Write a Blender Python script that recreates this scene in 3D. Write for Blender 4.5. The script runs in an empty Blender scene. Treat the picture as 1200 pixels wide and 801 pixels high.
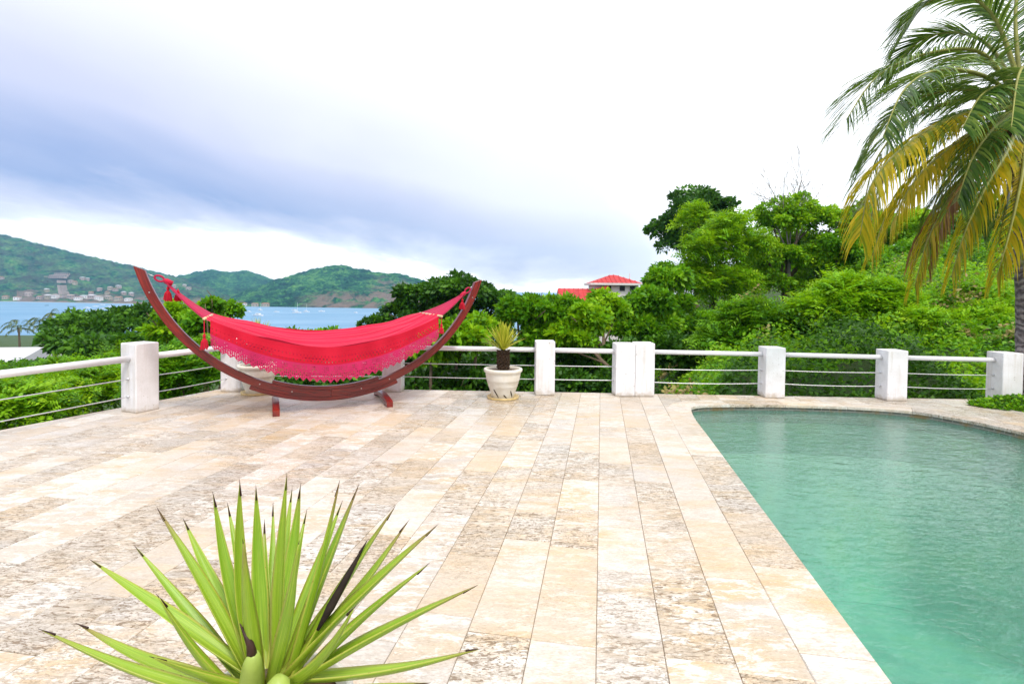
import bpy, bmesh, math, random
import numpy as np
from mathutils import Vector, Matrix, noise as mnoise

random.seed(7); RNG = np.random.default_rng(7)
R = math.radians
scene = bpy.context.scene
COL = scene.collection

# ------------------------------------------------------------------ camera
F, EYE, PITCH, ROLL, PY0 = 620.0, 1.55, R(1.5), R(0.61), 358.0
cam_d = bpy.data.cameras.new('camera'); cam = bpy.data.objects.new('camera', cam_d); COL.objects.link(cam)
CM = Matrix.Rotation(R(90) - PITCH, 3, 'X') @ Matrix.Rotation(ROLL, 3, 'Z')
cam.location = (0, 0, EYE); cam.rotation_euler = CM.to_euler()
cam_d.sensor_width = 36; cam_d.lens = 36 * F / 1200; cam_d.shift_y = -(400.5 - PY0) / 1200
cam_d.clip_start = 0.05; cam_d.clip_end = 60000
scene.camera = cam

# ------------------------------------------------------------------ node helpers
def nd(nt, typ, ins=None, **props):
    n = nt.nodes.new(typ)
    for k, v in props.items(): setattr(n, k, v)
    for k, v in (ins or {}).items():
        s = n.inputs[k]
        if isinstance(v, bpy.types.NodeSocket): nt.links.new(v, s)
        else:
            if hasattr(s.default_value, '__len__') and hasattr(v, '__len__') and len(s.default_value) == 4 and len(v) == 3: v = (*v, 1)
            s.default_value = v
    return n
def ramp(nt, fac, stops, interp='LINEAR'):
    n = nt.nodes.new('ShaderNodeValToRGB'); cr = n.color_ramp; cr.interpolation = interp
    while len(cr.elements) < len(stops): cr.elements.new(0.5)
    for e, (p, c) in zip(cr.elements, stops):
        e.position = p; e.color = (*c, 1) if hasattr(c, '__len__') else (c, c, c, 1)
    nt.links.new(fac, n.inputs[0]); return n.outputs[0]
def mth(nt, op, a, b=None, c=None, clamp=False):
    n = nt.nodes.new('ShaderNodeMath'); n.operation = op; n.use_clamp = clamp
    for i, v in enumerate((a, b, c)):
        if v is None: continue
        if isinstance(v, bpy.types.NodeSocket): nt.links.new(v, n.inputs[i])
        else: n.inputs[i].default_value = v
    return n.outputs[0]
def mixc(nt, f, a, b, mode='MIX'):
    n = nt.nodes.new('ShaderNodeMix'); n.data_type = 'RGBA'; n.blend_type = mode
    for s, v in ((n.inputs[0], f), (n.inputs[6], a), (n.inputs[7], b)):
        if isinstance(v, bpy.types.NodeSocket): nt.links.new(v, s)
        else: s.default_value = (*v, 1) if hasattr(v, '__len__') and len(v) == 3 else v
    return n.outputs[2]
def noise(nt, vec, scale, detail=4, rough=0.55, dist=0.0):
    return nd(nt, 'ShaderNodeTexNoise', {'Vector': vec, 'Scale': scale, 'Detail': detail, 'Roughness': rough, 'Distortion': dist}).outputs[0]
def mapping(nt, vec, scale=(1, 1, 1), rot=(0, 0, 0), loc=(0, 0, 0)):
    return nd(nt, 'ShaderNodeMapping', {'Vector': vec, 'Scale': scale, 'Rotation': rot, 'Location': loc}).outputs[0]
def new_mat(name):
    m = bpy.data.materials.new(name); m.use_nodes = True; nt = m.node_tree
    return m, nt, nt.nodes['Principled BSDF'], nt.nodes['Material Output']

# ------------------------------------------------------------------ world, sun, exposure
SUN_EL, SUN_AZ = 58.0, 150.0        # azimuth clockwise from +Y: behind the camera, to its right
world = bpy.data.worlds.new('World'); scene.world = world; world.use_nodes = True
wt = world.node_tree; wt.nodes.clear()
sky = nd(wt, 'ShaderNodeTexSky', sky_type='NISHITA'); sky.sun_disc = False
sky.sun_elevation = R(SUN_EL); sky.sun_rotation = R(SUN_AZ); sky.air_density = 1.0; sky.dust_density = 2.0
tc = nd(wt, 'ShaderNodeTexCoord').outputs['Generated']
sep = nd(wt, 'ShaderNodeSeparateXYZ', {0: tc})
X, Y, Z = sep.outputs
zz = mth(wt, 'ADD', mth(wt, 'ABSOLUTE', Z), 0.14)
plane = nd(wt, 'ShaderNodeCombineXYZ', {0: mth(wt, 'DIVIDE', X, zz), 1: mth(wt, 'DIVIDE', Y, zz), 2: 0.0}).outputs[0]
n_big = noise(wt, mapping(wt, plane, (0.55, 0.30, 1), (0, 0, R(-18)), (3.1, 1.7, 0)), 1.0, 5, 0.55, 0.4)
n_fine = noise(wt, mapping(wt, plane, (1.5, 0.8, 1), (0, 0, R(-14)), (0.6, 4.4, 0)), 1.3, 6, 0.6, 0.3)
# a long grey-blue stratus bank lying across the bay: distance of a direction from its plane
s = mth(wt, 'ADD', mth(wt, 'SUBTRACT', Z, mth(wt, 'MULTIPLY', Y, 0.075)), mth(wt, 'MULTIPLY', X, 0.165))
s = mth(wt, 'ADD', s, mth(wt, 'MULTIPLY', mth(wt, 'SUBTRACT', n_big, 0.5), 0.16))
s = mth(wt, 'ADD', s, mth(wt, 'MULTIPLY', mth(wt, 'SUBTRACT', n_fine, 0.5), 0.06))
bank = ramp(wt, mth(wt, 'ADD', mth(wt, 'MULTIPLY', s, 1.3), 0.5), [(0.41, 0.0), (0.455, 0.45), (0.505, 0.95), (0.56, 0.80), (0.63, 0.46), (0.74, 0.36), (0.84, 0.20), (0.93, 0.0)])
thin = ramp(wt, mth(wt, 'ADD', mth(wt, 'MULTIPLY', n_big, 0.6), mth(wt, 'MULTIPLY', n_fine, 0.4)), [(0.46, 0.0), (0.62, 0.8)])
side = ramp(wt, mth(wt, 'ADD', mth(wt, 'MULTIPLY', X, 0.5), 0.5), [(0.22, 1.0), (0.38, 0.75), (0.48, 0.50), (0.58, 0.36), (0.66, 0.0)])
dark = mth(wt, 'MULTIPLY', bank, mth(wt, 'MULTIPLY', side, mth(wt, 'ADD', 0.72, mth(wt, 'MULTIPLY', n_fine, 0.6))), clamp=True)
dark = mth(wt, 'MAXIMUM', dark, mth(wt, 'MULTIPLY', thin, 0.16))
cloud = ramp(wt, dark, [(0.0, (0.90, 0.90, 0.92)), (0.15, (0.60, 0.60, 0.63)), (0.45, (0.405, 0.415, 0.53)), (1.0, (0.205, 0.255, 0.425))])
cloud = nd(wt, 'ShaderNodeVectorMath', {0: cloud, 1: (10.0, 10.0, 10.0)}, operation='MULTIPLY').outputs[0]
skyc = mixc(wt, 0.94, sky.outputs[0], cloud)
bg = nd(wt, 'ShaderNodeBackground', {'Color': skyc, 'Strength': 0.105})
wo = nd(wt, 'ShaderNodeOutputWorld', {'Surface': bg.outputs[0]})

sun_d = bpy.data.lights.new('sun', 'SUN'); sun_d.energy = 1.5; sun_d.angle = R(12); sun_d.color = (1.0, 0.95, 0.88)
sun = bpy.data.objects.new('sun', sun_d); COL.objects.link(sun)
sv = Vector((math.sin(R(SUN_AZ)) * math.cos(R(SUN_EL)), math.cos(R(SUN_AZ)) * math.cos(R(SUN_EL)), math.sin(R(SUN_EL))))
sun.rotation_euler = sv.to_track_quat('Z', 'Y').to_euler(); sun.location = (20, -20, 40)
scene.view_settings.view_transform = 'Standard'; scene.view_settings.look = 'None'
scene.view_settings.exposure = 0.92; scene.view_settings.gamma = 1.0; scene.view_settings.use_curve_mapping = False
scene.cycles.max_bounces = 8; scene.cycles.diffuse_bounces = 2; scene.cycles.glossy_bounces = 3
scene.cycles.transparent_max_bounces = 8; scene.cycles.transmission_bounces = 4; scene.cycles.volume_bounces = 0
scene.cycles.use_denoising = True

# ------------------------------------------------------------------ geometry helpers
def ray(px, py): return (CM @ Vector(((px - 600) / F, -(py - PY0) / F, -1)))
def at(px, py, depth): d = ray(px, py); return Vector((0, 0, EYE)) + d * (depth / d.y)
def gp(px, py, z=0.0): d = ray(px, py); return Vector((0, 0, EYE)) + d * ((z - EYE) / d.z)

def link(name, me, mat, parent=None, smooth=False, loc=None):
    o = bpy.data.objects.new(name, me); COL.objects.link(o)
    if mat is not None and not me.materials: me.materials.append(mat)
    if smooth: me.shade_smooth()
    if parent is not None: o.parent = parent
    if loc is not None: o.location = loc
    return o
def tag(o, label=None, cat=None, group=None, kind=None):
    if label: o['label'] = label
    if cat: o['category'] = cat
    if group: o['group'] = group
    if kind: o['kind'] = kind
    return o
def thing(name, label, cat, loc=(0, 0, 0), rz=0, group=None):
    o = bpy.data.objects.new(name, None); COL.objects.link(o); o.location = loc; o.rotation_euler.z = rz
    o.empty_display_size = 0.2
    return tag(o, label, cat, group)
def copy_tree(o, parent=None):
    c = o.copy(); COL.objects.link(c); c.parent = parent
    for ch in o.children: copy_tree(ch, c)
    return c

class MB:
    """collects verts and faces of ONE piece"""
    def __init__(s): s.v = []; s.f = []
    def add(s, vs, fs):
        b = len(s.v); s.v += [tuple(v) for v in vs]; s.f += [[i + b for i in f] for f in fs]
    def box(s, c, size, rz=0.0, M=None):
        hx, hy, hz = size[0] / 2, size[1] / 2, size[2] / 2
        c_ = Vector(c); Rm = M or Matrix.Rotation(rz, 3, 'Z')
        vs = [c_ + Rm @ Vector((x * hx, y * hy, z * hz)) for z in (-1, 1) for x, y in ((-1, -1), (1, -1), (1, 1), (-1, 1))]
        s.add(vs, [(3, 2, 1, 0), (4, 5, 6, 7), (0, 1, 5, 4), (1, 2, 6, 5), (2, 3, 7, 6), (3, 0, 4, 7)])
    def bar(s, a, b, w, h):
        a, b = Vector(a), Vector(b); d = (b - a); L = d.length
        s.box((a + b) / 2, (w, L, h), M=d.to_track_quat('Y', 'Z').to_matrix())
    def tube(s, pts, rad, seg=8, cap=True):
        pts = [Vector(p) for p in pts]; n = len(pts)
        if not hasattr(rad, '__len__'): rad = [rad] * n
        prev = None; rings = []
        for i, p in enumerate(pts):
            t = (pts[min(i + 1, n - 1)] - pts[max(i - 1, 0)]).normalized()
            if prev is None:
                up = Vector((0, 0, 1)) if abs(t.z) < 0.9 else Vector((1, 0, 0))
                prev = t.cross(up).normalized()
            u = (prev - t * prev.dot(t)).normalized(); w = t.cross(u); prev = u
            rings.append([p + (u * math.cos(2 * math.pi * k / seg) + w * math.sin(2 * math.pi * k / seg)) * rad[i] for k in range(seg)])
        fs = [(i * seg + k, i * seg + (k + 1) % seg, (i + 1) * seg + (k + 1) % seg, (i + 1) * seg + k) for i in range(n - 1) for k in range(seg)]
        if cap: fs += [tuple(range(seg))[::-1], tuple((n - 1) * seg + k for k in range(seg))]
        s.add([v for r in rings for v in r], fs)
    def lathe(s, prof, seg=32, c=(0, 0, 0)):
        n = len(prof); c = Vector(c)
        vs = [c + Vector((r * math.cos(2 * math.pi * k / seg), r * math.sin(2 * math.pi * k / seg), z)) for r, z in prof for k in range(seg)]
        fs = [(i * seg + k, i * seg + (k + 1) % seg, (i + 1) * seg + (k + 1) % seg, (i + 1) * seg + k) for i in range(n - 1) for k in range(seg)]
        s.add(vs, fs)
    def prism(s, poly, z0, z1):
        n = len(poly); vs = [(p[0], p[1], z) for z in (z0, z1) for p in poly]
        s.add(vs, [tuple(range(n))[::-1], tuple(range(n, 2 * n))] + [(i, (i + 1) % n, n + (i + 1) % n, n + i) for i in range(n)])
    def mesh(s, name='m', bevel=0.0, segs=2, origin=None):
        me = bpy.data.meshes.new(name)
        vs = s.v if origin is None else [(v[0] - origin[0], v[1] - origin[1], v[2] - origin[2]) for v in s.v]
        me.from_pydata(vs, [], s.f); me.update()
        if bevel:
            bm = bmesh.new(); bm.from_mesh(me)
            bmesh.ops.bevel(bm, geom=[e for e in bm.edges if len(e.link_faces) == 2 and e.calc_face_angle(0) > 0.6], offset=bevel, segments=segs, affect='EDGES', profile=0.5)
            bm.to_mesh(me); bm.free()
        return me
    def build(s, name, mat, parent=None, smooth=False, bevel=0.0, loc=None, origin=None):
        return link(name, s.mesh(name, bevel, origin=origin), mat, parent, smooth, loc)

def np_mesh(name, V, Q, tint=None):
    """V (n,3) verts, Q (m,4) quads, tint per-face float"""
    me = bpy.data.meshes.new(name); n, m = len(V), len(Q)
    me.vertices.add(n); me.vertices.foreach_set('co', np.ascontiguousarray(V, dtype=np.float32).ravel())
    me.loops.add(m * 4); me.loops.foreach_set('vertex_index', np.ascontiguousarray(Q, dtype=np.int32).ravel())
    me.polygons.add(m); me.polygons.foreach_set('loop_start', np.arange(0, m * 4, 4, dtype=np.int32))
    me.polygons.foreach_set('loop_total', np.full(m, 4, dtype=np.int32)) if False else None
    me.update(calc_edges=True)
    if tint is not None:
        a = me.attributes.new('tint', 'FLOAT', 'FACE'); a.data.foreach_set('value', np.ascontiguousarray(tint, dtype=np.float32))
    return me

def hashn(ix, iy, seed):
    h = (ix.astype(np.int64) * 374761393 + iy.astype(np.int64) * 668265263 + seed * 1442695041) & 0xffffffff
    h = ((h ^ (h >> 13)) * 1274126177) & 0xffffffff
    return ((h ^ (h >> 16)) & 0xffff) / 65535.0
def vnoise(x, y, seed=0):
    x, y = np.asarray(x, float), np.asarray(y, float)
    ix, iy = np.floor(x), np.floor(y); fx, fy = x - ix, y - iy
    fx = fx * fx * (3 - 2 * fx); fy = fy * fy * (3 - 2 * fy)
    a, b, c, d = hashn(ix, iy, seed), hashn(ix + 1, iy, seed), hashn(ix, iy + 1, seed), hashn(ix + 1, iy + 1, seed)
    return (a * (1 - fx) + b * fx) * (1 - fy) + (c * (1 - fx) + d * fx) * fy
def fbm(x, y, seed=0, o=4):
    t, a, s_ = 0, 0.5, 0
    for k in range(o): t = t + a * vnoise(x * 2 ** k, y * 2 ** k, seed + k); s_ += a; a /= 2
    return t / s_
def sstep(a, b, x): t = np.clip((np.asarray(x, float) - a) / (b - a), 0, 1); return t * t * (3 - 2 * t)

# ------------------------------------------------------------------ materials
MAT = {}
def simple(name, col, rough=0.5, spec=0.5, var=0.0, vscale=3.0, bump=0.0, bscale=40.0, metal=0.0, col2=None):
    m, nt, b, o = new_mat(name)
    pos = nd(nt, 'ShaderNodeTexCoord').outputs['Object']
    b.inputs['Roughness'].default_value = rough; b.inputs['Specular IOR Level'].default_value = spec; b.inputs['Metallic'].default_value = metal
    if var:
        n = noise(nt, pos, vscale, 5, 0.6)
        c2 = col2 or tuple(c * (1 - var) for c in col)
        nt.links.new(ramp(nt, n, [(0.35, c2), (0.62, col)]), b.inputs['Base Color'])
    else: b.inputs['Base Color'].default_value = (*col, 1)
    if bump:
        bn = nd(nt, 'ShaderNodeBump', {'Strength': bump, 'Distance': 0.01, 'Height': noise(nt, pos, bscale, 4, 0.6)})
        nt.links.new(bn.outputs[0], b.inputs['Normal'])
    MAT[name] = m; return m

def leaf_mat(name, c_dark, c_mid, c_light, trans=0.3, rough=0.5, tcol=None):
    m, nt, b, o = new_mat(name)
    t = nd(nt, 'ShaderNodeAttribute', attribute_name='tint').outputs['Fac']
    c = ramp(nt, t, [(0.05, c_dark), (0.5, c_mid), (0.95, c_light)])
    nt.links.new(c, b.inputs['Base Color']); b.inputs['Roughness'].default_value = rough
    b.inputs['Specular IOR Level'].default_value = 0.25
    tr = nd(nt, 'ShaderNodeBsdfTranslucent', {'Color': mixc(nt, 0.5, c, tcol or c_light)})
    mx = nd(nt, 'ShaderNodeMixShader', {0: trans, 1: b.outputs[0], 2: tr.outputs[0]})
    nt.links.new(mx.outputs[0], o.inputs[0]); MAT[name] = m; return m

def white_paint():
    m, nt, b, o = new_mat('white_paint')
    pos = nd(nt, 'ShaderNodeTexCoord').outputs['Object']; oi = nd(nt, 'ShaderNodeObjectInfo').outputs['Random']
    off = nd(nt, 'ShaderNodeCombineXYZ', {0: mth(nt, 'MULTIPLY', oi, 30), 1: mth(nt, 'MULTIPLY', oi, 77), 2: 0.0}).outputs[0]
    p = nd(nt, 'ShaderNodeVectorMath', {0: pos, 1: off}, operation='ADD').outputs[0]
    c = ramp(nt, noise(nt, p, 4.0, 5, 0.6), [(0.35, (0.70, 0.68, 0.68)), (0.62, (0.80, 0.79, 0.81))])
    st = ramp(nt, noise(nt, mapping(nt, p, (14, 14, 0.9)), 1.0, 5, 0.65), [(0.52, 0.0), (0.70, 0.55)])
    c = mixc(nt, st, c, (0.55, 0.50, 0.43))
    zc = nd(nt, 'ShaderNodeSeparateXYZ', {0: pos}).outputs[2]
    foot = ramp(nt, mth(nt, 'ADD', mth(nt, 'MULTIPLY', zc, 2.5), mth(nt, 'MULTIPLY', noise(nt, p, 9, 4, 0.6), 0.45)), [(0.24, 0.75), (0.40, 0.0)])
    c = mixc(nt, foot, c, (0.42, 0.34, 0.24))
    chip = ramp(nt, noise(nt, p, 26, 3, 0.6), [(0.685, 0.0), (0.70, 1.0)])
    c = mixc(nt, mth(nt, 'MULTIPLY', chip, 0.7), c, (0.36, 0.33, 0.29))
    nt.links.new(c, b.inputs['Base Color']); b.inputs['Roughness'].default_value = 0.6; b.inputs['Specular IOR Level'].default_value = 0.3
    bn = nd(nt, 'ShaderNodeBump', {'Strength': 0.4, 'Distance': 0.006, 'Height': noise(nt, p, 30, 5, 0.65)}); nt.links.new(bn.outputs[0], b.inputs['Normal'])
    MAT['white_paint'] = m
white_paint()
simple('rail_paint', (0.78, 0.77, 0.79), 0.4, 0.4, 0.05, 3)
simple('cable', (0.62, 0.62, 0.64), 0.35, 0.5, metal=0.6)
simple('grout', (0.42, 0.34, 0.25), 0.95, 0.1, 0.3, 20)
simple('wall_render', (0.62, 0.60, 0.56), 0.9, 0.2, 0.25, 1.5, 0.3, 30)
simple('pot_glaze', (0.76, 0.73, 0.66), 0.5, 0.35, 0.12, 6, 0.15, 50, col2=(0.68, 0.62, 0.51))
simple('soil', (0.10, 0.06, 0.035), 0.95, 0.1, 0.5, 30, 0.6, 60)
simple('crack', (0.05, 0.035, 0.02), 0.95, 0.1)
simple('saucer', (0.62, 0.46, 0.20), 0.5, 0.4, 0.3, 10)
simple('cycad_trunk', (0.085, 0.055, 0.035), 0.9, 0.1, 0.6, 50, 0.8, 80)
simple('bark', (0.17, 0.125, 0.085), 0.9, 0.15, 0.45, 6, 0.6, 25)
simple('bark_grey', (0.30, 0.27, 0.25), 0.9, 0.15, 0.35, 6, 0.6, 25)
simple('rope', (0.72, 0.58, 0.42), 0.85, 0.1, 0.3, 80)
simple('steel', (0.5, 0.5, 0.5), 0.35, 0.5, metal=0.9)
simple('spreader_wood', (0.72, 0.52, 0.30), 0.45, 0.4, 0.25, 12)
simple('roof_red', (0.50, 0.035, 0.035), 0.6, 0.3, 0.3, 2.0)
simple('house_white', (0.74, 0.71, 0.70), 0.8, 0.2, 0.1, 1)
simple('window_dark', (0.04, 0.045, 0.055), 0.15, 0.5)
simple('stucco_pink', (0.44, 0.345, 0.32), 0.85, 0.2, 0.2, .2)
simple('stucco_cream', (0.42, 0.36, 0.28), 0.85, 0.2, 0.2, .2)
simple('roof_tile_far', (0.34, 0.17, 0.11), 0.8, 0.2, 0.3, .3)
simple('roof_grey', (0.50, 0.50, 0.54), 0.6, 0.3, 0.1, 1)
simple('hull_white', (0.75, 0.75, 0.76), 0.4, 0.5)
simple('hull_dark', (0.10, 0.16, 0.22), 0.4, 0.5)
simple('beach', (0.36, 0.25, 0.19), 0.95, 0.1, 0.35, 0.03)
simple('ripple_spot', (0.12, 0.34, 0.28), 0.8, 0.2)
simple('dead_leaf', (0.028, 0.018, 0.014), 0.8, 0.2, 0.4, 40)
simple('spine', (0.05, 0.022, 0.015), 0.55, 0.3, 0.4, 60)

leaf_mat('lf_bright', (0.030, 0.120, 0.003), (0.175, 0.430, 0.004), (0.400, 0.600, 0.012), 0.40)
leaf_mat('lf_mid', (0.016, 0.075, 0.004), (0.100, 0.310, 0.004), (0.270, 0.500, 0.010), 0.36)
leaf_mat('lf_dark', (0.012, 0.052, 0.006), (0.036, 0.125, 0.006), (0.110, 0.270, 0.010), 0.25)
leaf_mat('lf_lime', (0.090, 0.280, 0.003), (0.220, 0.500, 0.004), (0.420, 0.620, 0.012), 0.42)
leaf_mat('lf_dry', (0.200, 0.150, 0.050), (0.350, 0.270, 0.110), (0.300, 0.330, 0.060), 0.25)
leaf_mat('palm_green', (0.022, 0.070, 0.012), (0.080, 0.180, 0.025), (0.240, 0.340, 0.060), 0.30, 0.30)
leaf_mat('palm_yellow', (0.170, 0.260, 0.010), (0.500, 0.420, 0.012), (0.680, 0.500, 0.020), 0.42, 0.45)
leaf_mat('palm_brown', (0.190, 0.090, 0.040), (0.330, 0.190, 0.100), (0.460, 0.260, 0.060), 0.2, 0.7)
leaf_mat('cycad_leaf', (0.230, 0.300, 0.020), (0.400, 0.450, 0.030), (0.560, 0.540, 0.060), 0.3, 0.45)
leaf_mat('far_palm', (0.020, 0.060, 0.010), (0.070, 0.130, 0.015), (0.220, 0.230, 0.030), 0.3, 0.6)

def travertine():
    m, nt, b, o = new_mat('travertine')
    pos = nd(nt, 'ShaderNodeNewGeometry').outputs['Position']
    oi = nd(nt, 'ShaderNodeObjectInfo').outputs['Random']
    fr = lambda k: mth(nt, 'FRACT', mth(nt, 'MULTIPLY', oi, k))
    r2, r3, r4, r5 = fr(17.31), fr(91.7), fr(293.3), fr(531.9)
    off = nd(nt, 'ShaderNodeCombineXYZ', {0: mth(nt, 'MULTIPLY', oi, 40), 1: mth(nt, 'MULTIPLY', r2, 40), 2: mth(nt, 'MULTIPLY', r3, 40)}).outputs[0]
    p = nd(nt, 'ShaderNodeVectorMath', {0: pos, 1: off}, operation='ADD').outputs[0]
    pv = mapping(nt, p, (1.0, 2.8, 1.0), (0, 0, R(9.6)))           # bedding runs across the strips
    ps = mapping(nt, p, (1.0, 4.5, 1.0), (0, 0, R(9.6)), (3, 1, 8))
    big = noise(nt, pv, 1.8, 5, 0.62, 0.5)
    mid = noise(nt, pv, 8.5, 9, 0.74, 0.7)
    streak = noise(nt, ps, 9.0, 7, 0.72, 0.5)
    fine = noise(nt, pv, 46, 5, 0.75, 0.3)
    wide = noise(nt, pos, 0.42, 4, 0.6)                             # weathering that ignores the joints
    gate = ramp(nt, mth(nt, 'ADD', mth(nt, 'MULTIPLY', noise(nt, p, 1.2, 3, 0.5), 0.7), mth(nt, 'MULTIPLY', mth(nt, 'SUBTRACT', r3, 0.5), 0.75)), [(0.32, 0.0), (0.57, 1.0)])
    tone = ramp(nt, r4, [(0.0, (0.57, 0.49, 0.41)), (0.14, (0.62, 0.56, 0.505)), (0.28, (0.58, 0.45, 0.31)), (0.40, (0.49, 0.445, 0.40)), (0.54, (0.64, 0.565, 0.49)),
                            (0.68, (0.55, 0.51, 0.475)), (0.80, (0.61, 0.50, 0.39)), (1.0, (0.68, 0.645, 0.60))])
    c = mixc(nt, ramp(nt, big, [(0.42, 0.0), (0.66, 0.85)]), tone, (0.57, 0.39, 0.19))                # warm tan clouding
    c = mixc(nt, ramp(nt, wide, [(0.40, 0.45), (0.60, 0.0)]), c, (0.44, 0.415, 0.395))                   # greyer where it weathers
    c = mixc(nt, mth(nt, 'MULTIPLY', ramp(nt, streak, [(0.45, 0.0), (0.61, 0.95)]), mth(nt, 'ADD', 0.22, mth(nt, 'MULTIPLY', gate, 0.6))), c, (0.30, 0.25, 0.185))
    white = ramp(nt, mth(nt, 'ADD', mth(nt, 'MULTIPLY', mid, 0.75), mth(nt, 'MULTIPLY', noise(nt, pv, 3.2, 4, 0.6, 0.6), 0.3)), [(0.525, 0.0), (0.575, 0.9)])
    c = mixc(nt, mth(nt, 'MULTIPLY', white, ramp(nt, r5, [(0.1, 0.15), (0.9, 0.9)])), c, (0.69, 0.665, 0.62))
    c = mixc(nt, mth(nt, 'MULTIPLY', ramp(nt, fine, [(0.38, 1.0), (0.56, 0.0)]), 0.38), c, (0.24, 0.185, 0.125))
    pits = ramp(nt, noise(nt, mapping(nt, p, (1.0, 2.3, 1.0), (0, 0, R(9.6))), 60, 3, 0.6, 0.4), [(0.385, 1.0), (0.45, 0.0)])
    pits = mth(nt, 'MULTIPLY', pits, ramp(nt, noise(nt, p, 3.1, 3, 0.6), [(0.36, 0.08), (0.58, 1.0)]))
    pits = mth(nt, 'MULTIPLY', pits, mth(nt, 'ADD', 0.22, mth(nt, 'MULTIPLY', gate, 0.78)))
    big_p = ramp(nt, noise(nt, mapping(nt, p, (1.0, 2.9, 1.0), (0, 0, R(9.6)), (2, 2, 7)), 19, 5, 0.66, 0.6), [(0.40, 1.0), (0.445, 0.0)])
    big_p = mth(nt, 'MULTIPLY', big_p, gate)
    pits = mth(nt, 'MAXIMUM', pits, big_p)
    c = mixc(nt, mth(nt, 'MULTIPLY', pits, 0.85), c, (0.16, 0.10, 0.05))
    nt.links.new(c, b.inputs['Base Color'])
    wet = ramp(nt, noise(nt, pos, 0.55, 3, 0.5), [(0.45, 0.0), (0.60, 0.9)])
    dpot = nd(nt, 'ShaderNodeVectorMath', {0: pos, 1: (0.1, 7.0, 0.0)}, operation='DISTANCE').outputs['Value']       # puddle left by watering the pot
    wet = mth(nt, 'MAXIMUM', wet, ramp(nt, mth(nt, 'ADD', mth(nt, 'MULTIPLY', dpot, 0.35), mth(nt, 'MULTIPLY', noise(nt, pos, 1.6, 4, 0.6), 0.5)), [(0.55, 1.25), (0.75, 0.0)]))
    ro = mth(nt, 'ADD', mth(nt, 'MULTIPLY', wet, -0.26), mth(nt, 'ADD', 0.44, mth(nt, 'MULTIPLY', fine, 0.16)))
    nt.links.new(ro, b.inputs['Roughness']); b.inputs['Specular IOR Level'].default_value = 0.5
    h = mth(nt, 'SUBTRACT', mth(nt, 'ADD', mth(nt, 'MULTIPLY', fine, 0.5), mth(nt, 'MULTIPLY', mid, 0.5)), mth(nt, 'MULTIPLY', pits, 1.8))
    bn = nd(nt, 'ShaderNodeBump', {'Strength': 0.45, 'Distance': 0.004, 'Height': h}); nt.links.new(bn.outputs[0], b.inputs['Normal'])
    MAT['travertine'] = m
travertine()

def wood():
    m, nt, b, o = new_mat('mahogany')
    pos = nd(nt, 'ShaderNodeTexCoord').outputs['UV']
    n = noise(nt, mapping(nt, pos, (1.2, 26, 1)), 3.0, 6, 0.65, 0.6)
    big = noise(nt, mapping(nt, pos, (1.0, 2, 1)), 2.2, 3, 0.5)
    c = ramp(nt, n, [(0.36, (0.035, 0.003, 0.003)), (0.52, (0.165, 0.007, 0.006)), (0.68, (0.30, 0.016, 0.010))])
    c = mixc(nt, ramp(nt, big, [(0.45, 0.0), (0.7, 0.5)]), c, (0.27, 0.028, 0.010))
    nt.links.new(c, b.inputs['Base Color']); b.inputs['Roughness'].default_value = 0.32; b.inputs['Coat Weight'].default_value = 0.25; b.inputs['Coat Roughness'].default_value = 0.15
    bn = nd(nt, 'ShaderNodeBump', {'Strength': 0.15, 'Distance': 0.002, 'Height': n}); nt.links.new(bn.outputs[0], b.inputs['Normal'])
    MAT['mahogany'] = m
wood()

def cloth(name, col, col2, trans, pleat=0.0):
    m, nt, b, o = new_mat(name)
    uv = nd(nt, 'ShaderNodeTexCoord').outputs['UV']
    st = noise(nt, mapping(nt, uv, (2.0, 60, 1)), 1.0, 4, 0.6)
    wv = noise(nt, mapping(nt, uv, (260, 120, 1)), 1.0, 2, 0.6)
    c = mixc(nt, ramp(nt, mth(nt, 'ADD', mth(nt, 'MULTIPLY', st, 0.7), mth(nt, 'MULTIPLY', wv, 0.3)), [(0.35, 1.0), (0.62, 0.0)]), col, col2)  # darker lengthwise streaks paint fold shading into the colour, with weave variation
    nt.links.new(c, b.inputs['Base Color']); b.inputs['Roughness'].default_value = 0.75; b.inputs['Specular IOR Level'].default_value = 0.2
    b.inputs['Sheen Weight'].default_value = 0.15
    bn = nd(nt, 'ShaderNodeBump', {'Strength': 0.5, 'Distance': 0.006, 'Height': mth(nt, 'ADD', mth(nt, 'MULTIPLY', st, 0.8), mth(nt, 'MULTIPLY', wv, 0.2))})
    nt.links.new(bn.outputs[0], b.inputs['Normal'])
    tr = nd(nt, 'ShaderNodeBsdfTranslucent', {'Color': col})
    mx = nd(nt, 'ShaderNodeMixShader', {0: trans, 1: b.outputs[0], 2: tr.outputs[0]}); nt.links.new(mx.outputs[0], o.inputs[0])
    MAT[name] = m
cloth('cloth_red', (0.70, 0.020, 0.075), (0.36, 0.004, 0.026), 0.15)
cloth('cloth_scarlet', (0.66, 0.006, 0.034), (0.44, 0.003, 0.022), 0.18)
cloth('cloth_pink', (0.60, 0.030, 0.110), (0.46, 0.018, 0.075), 0.35)
cloth('lace_pink', (0.62, 0.026, 0.125), (0.46, 0.012, 0.085), 0.15)

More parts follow.
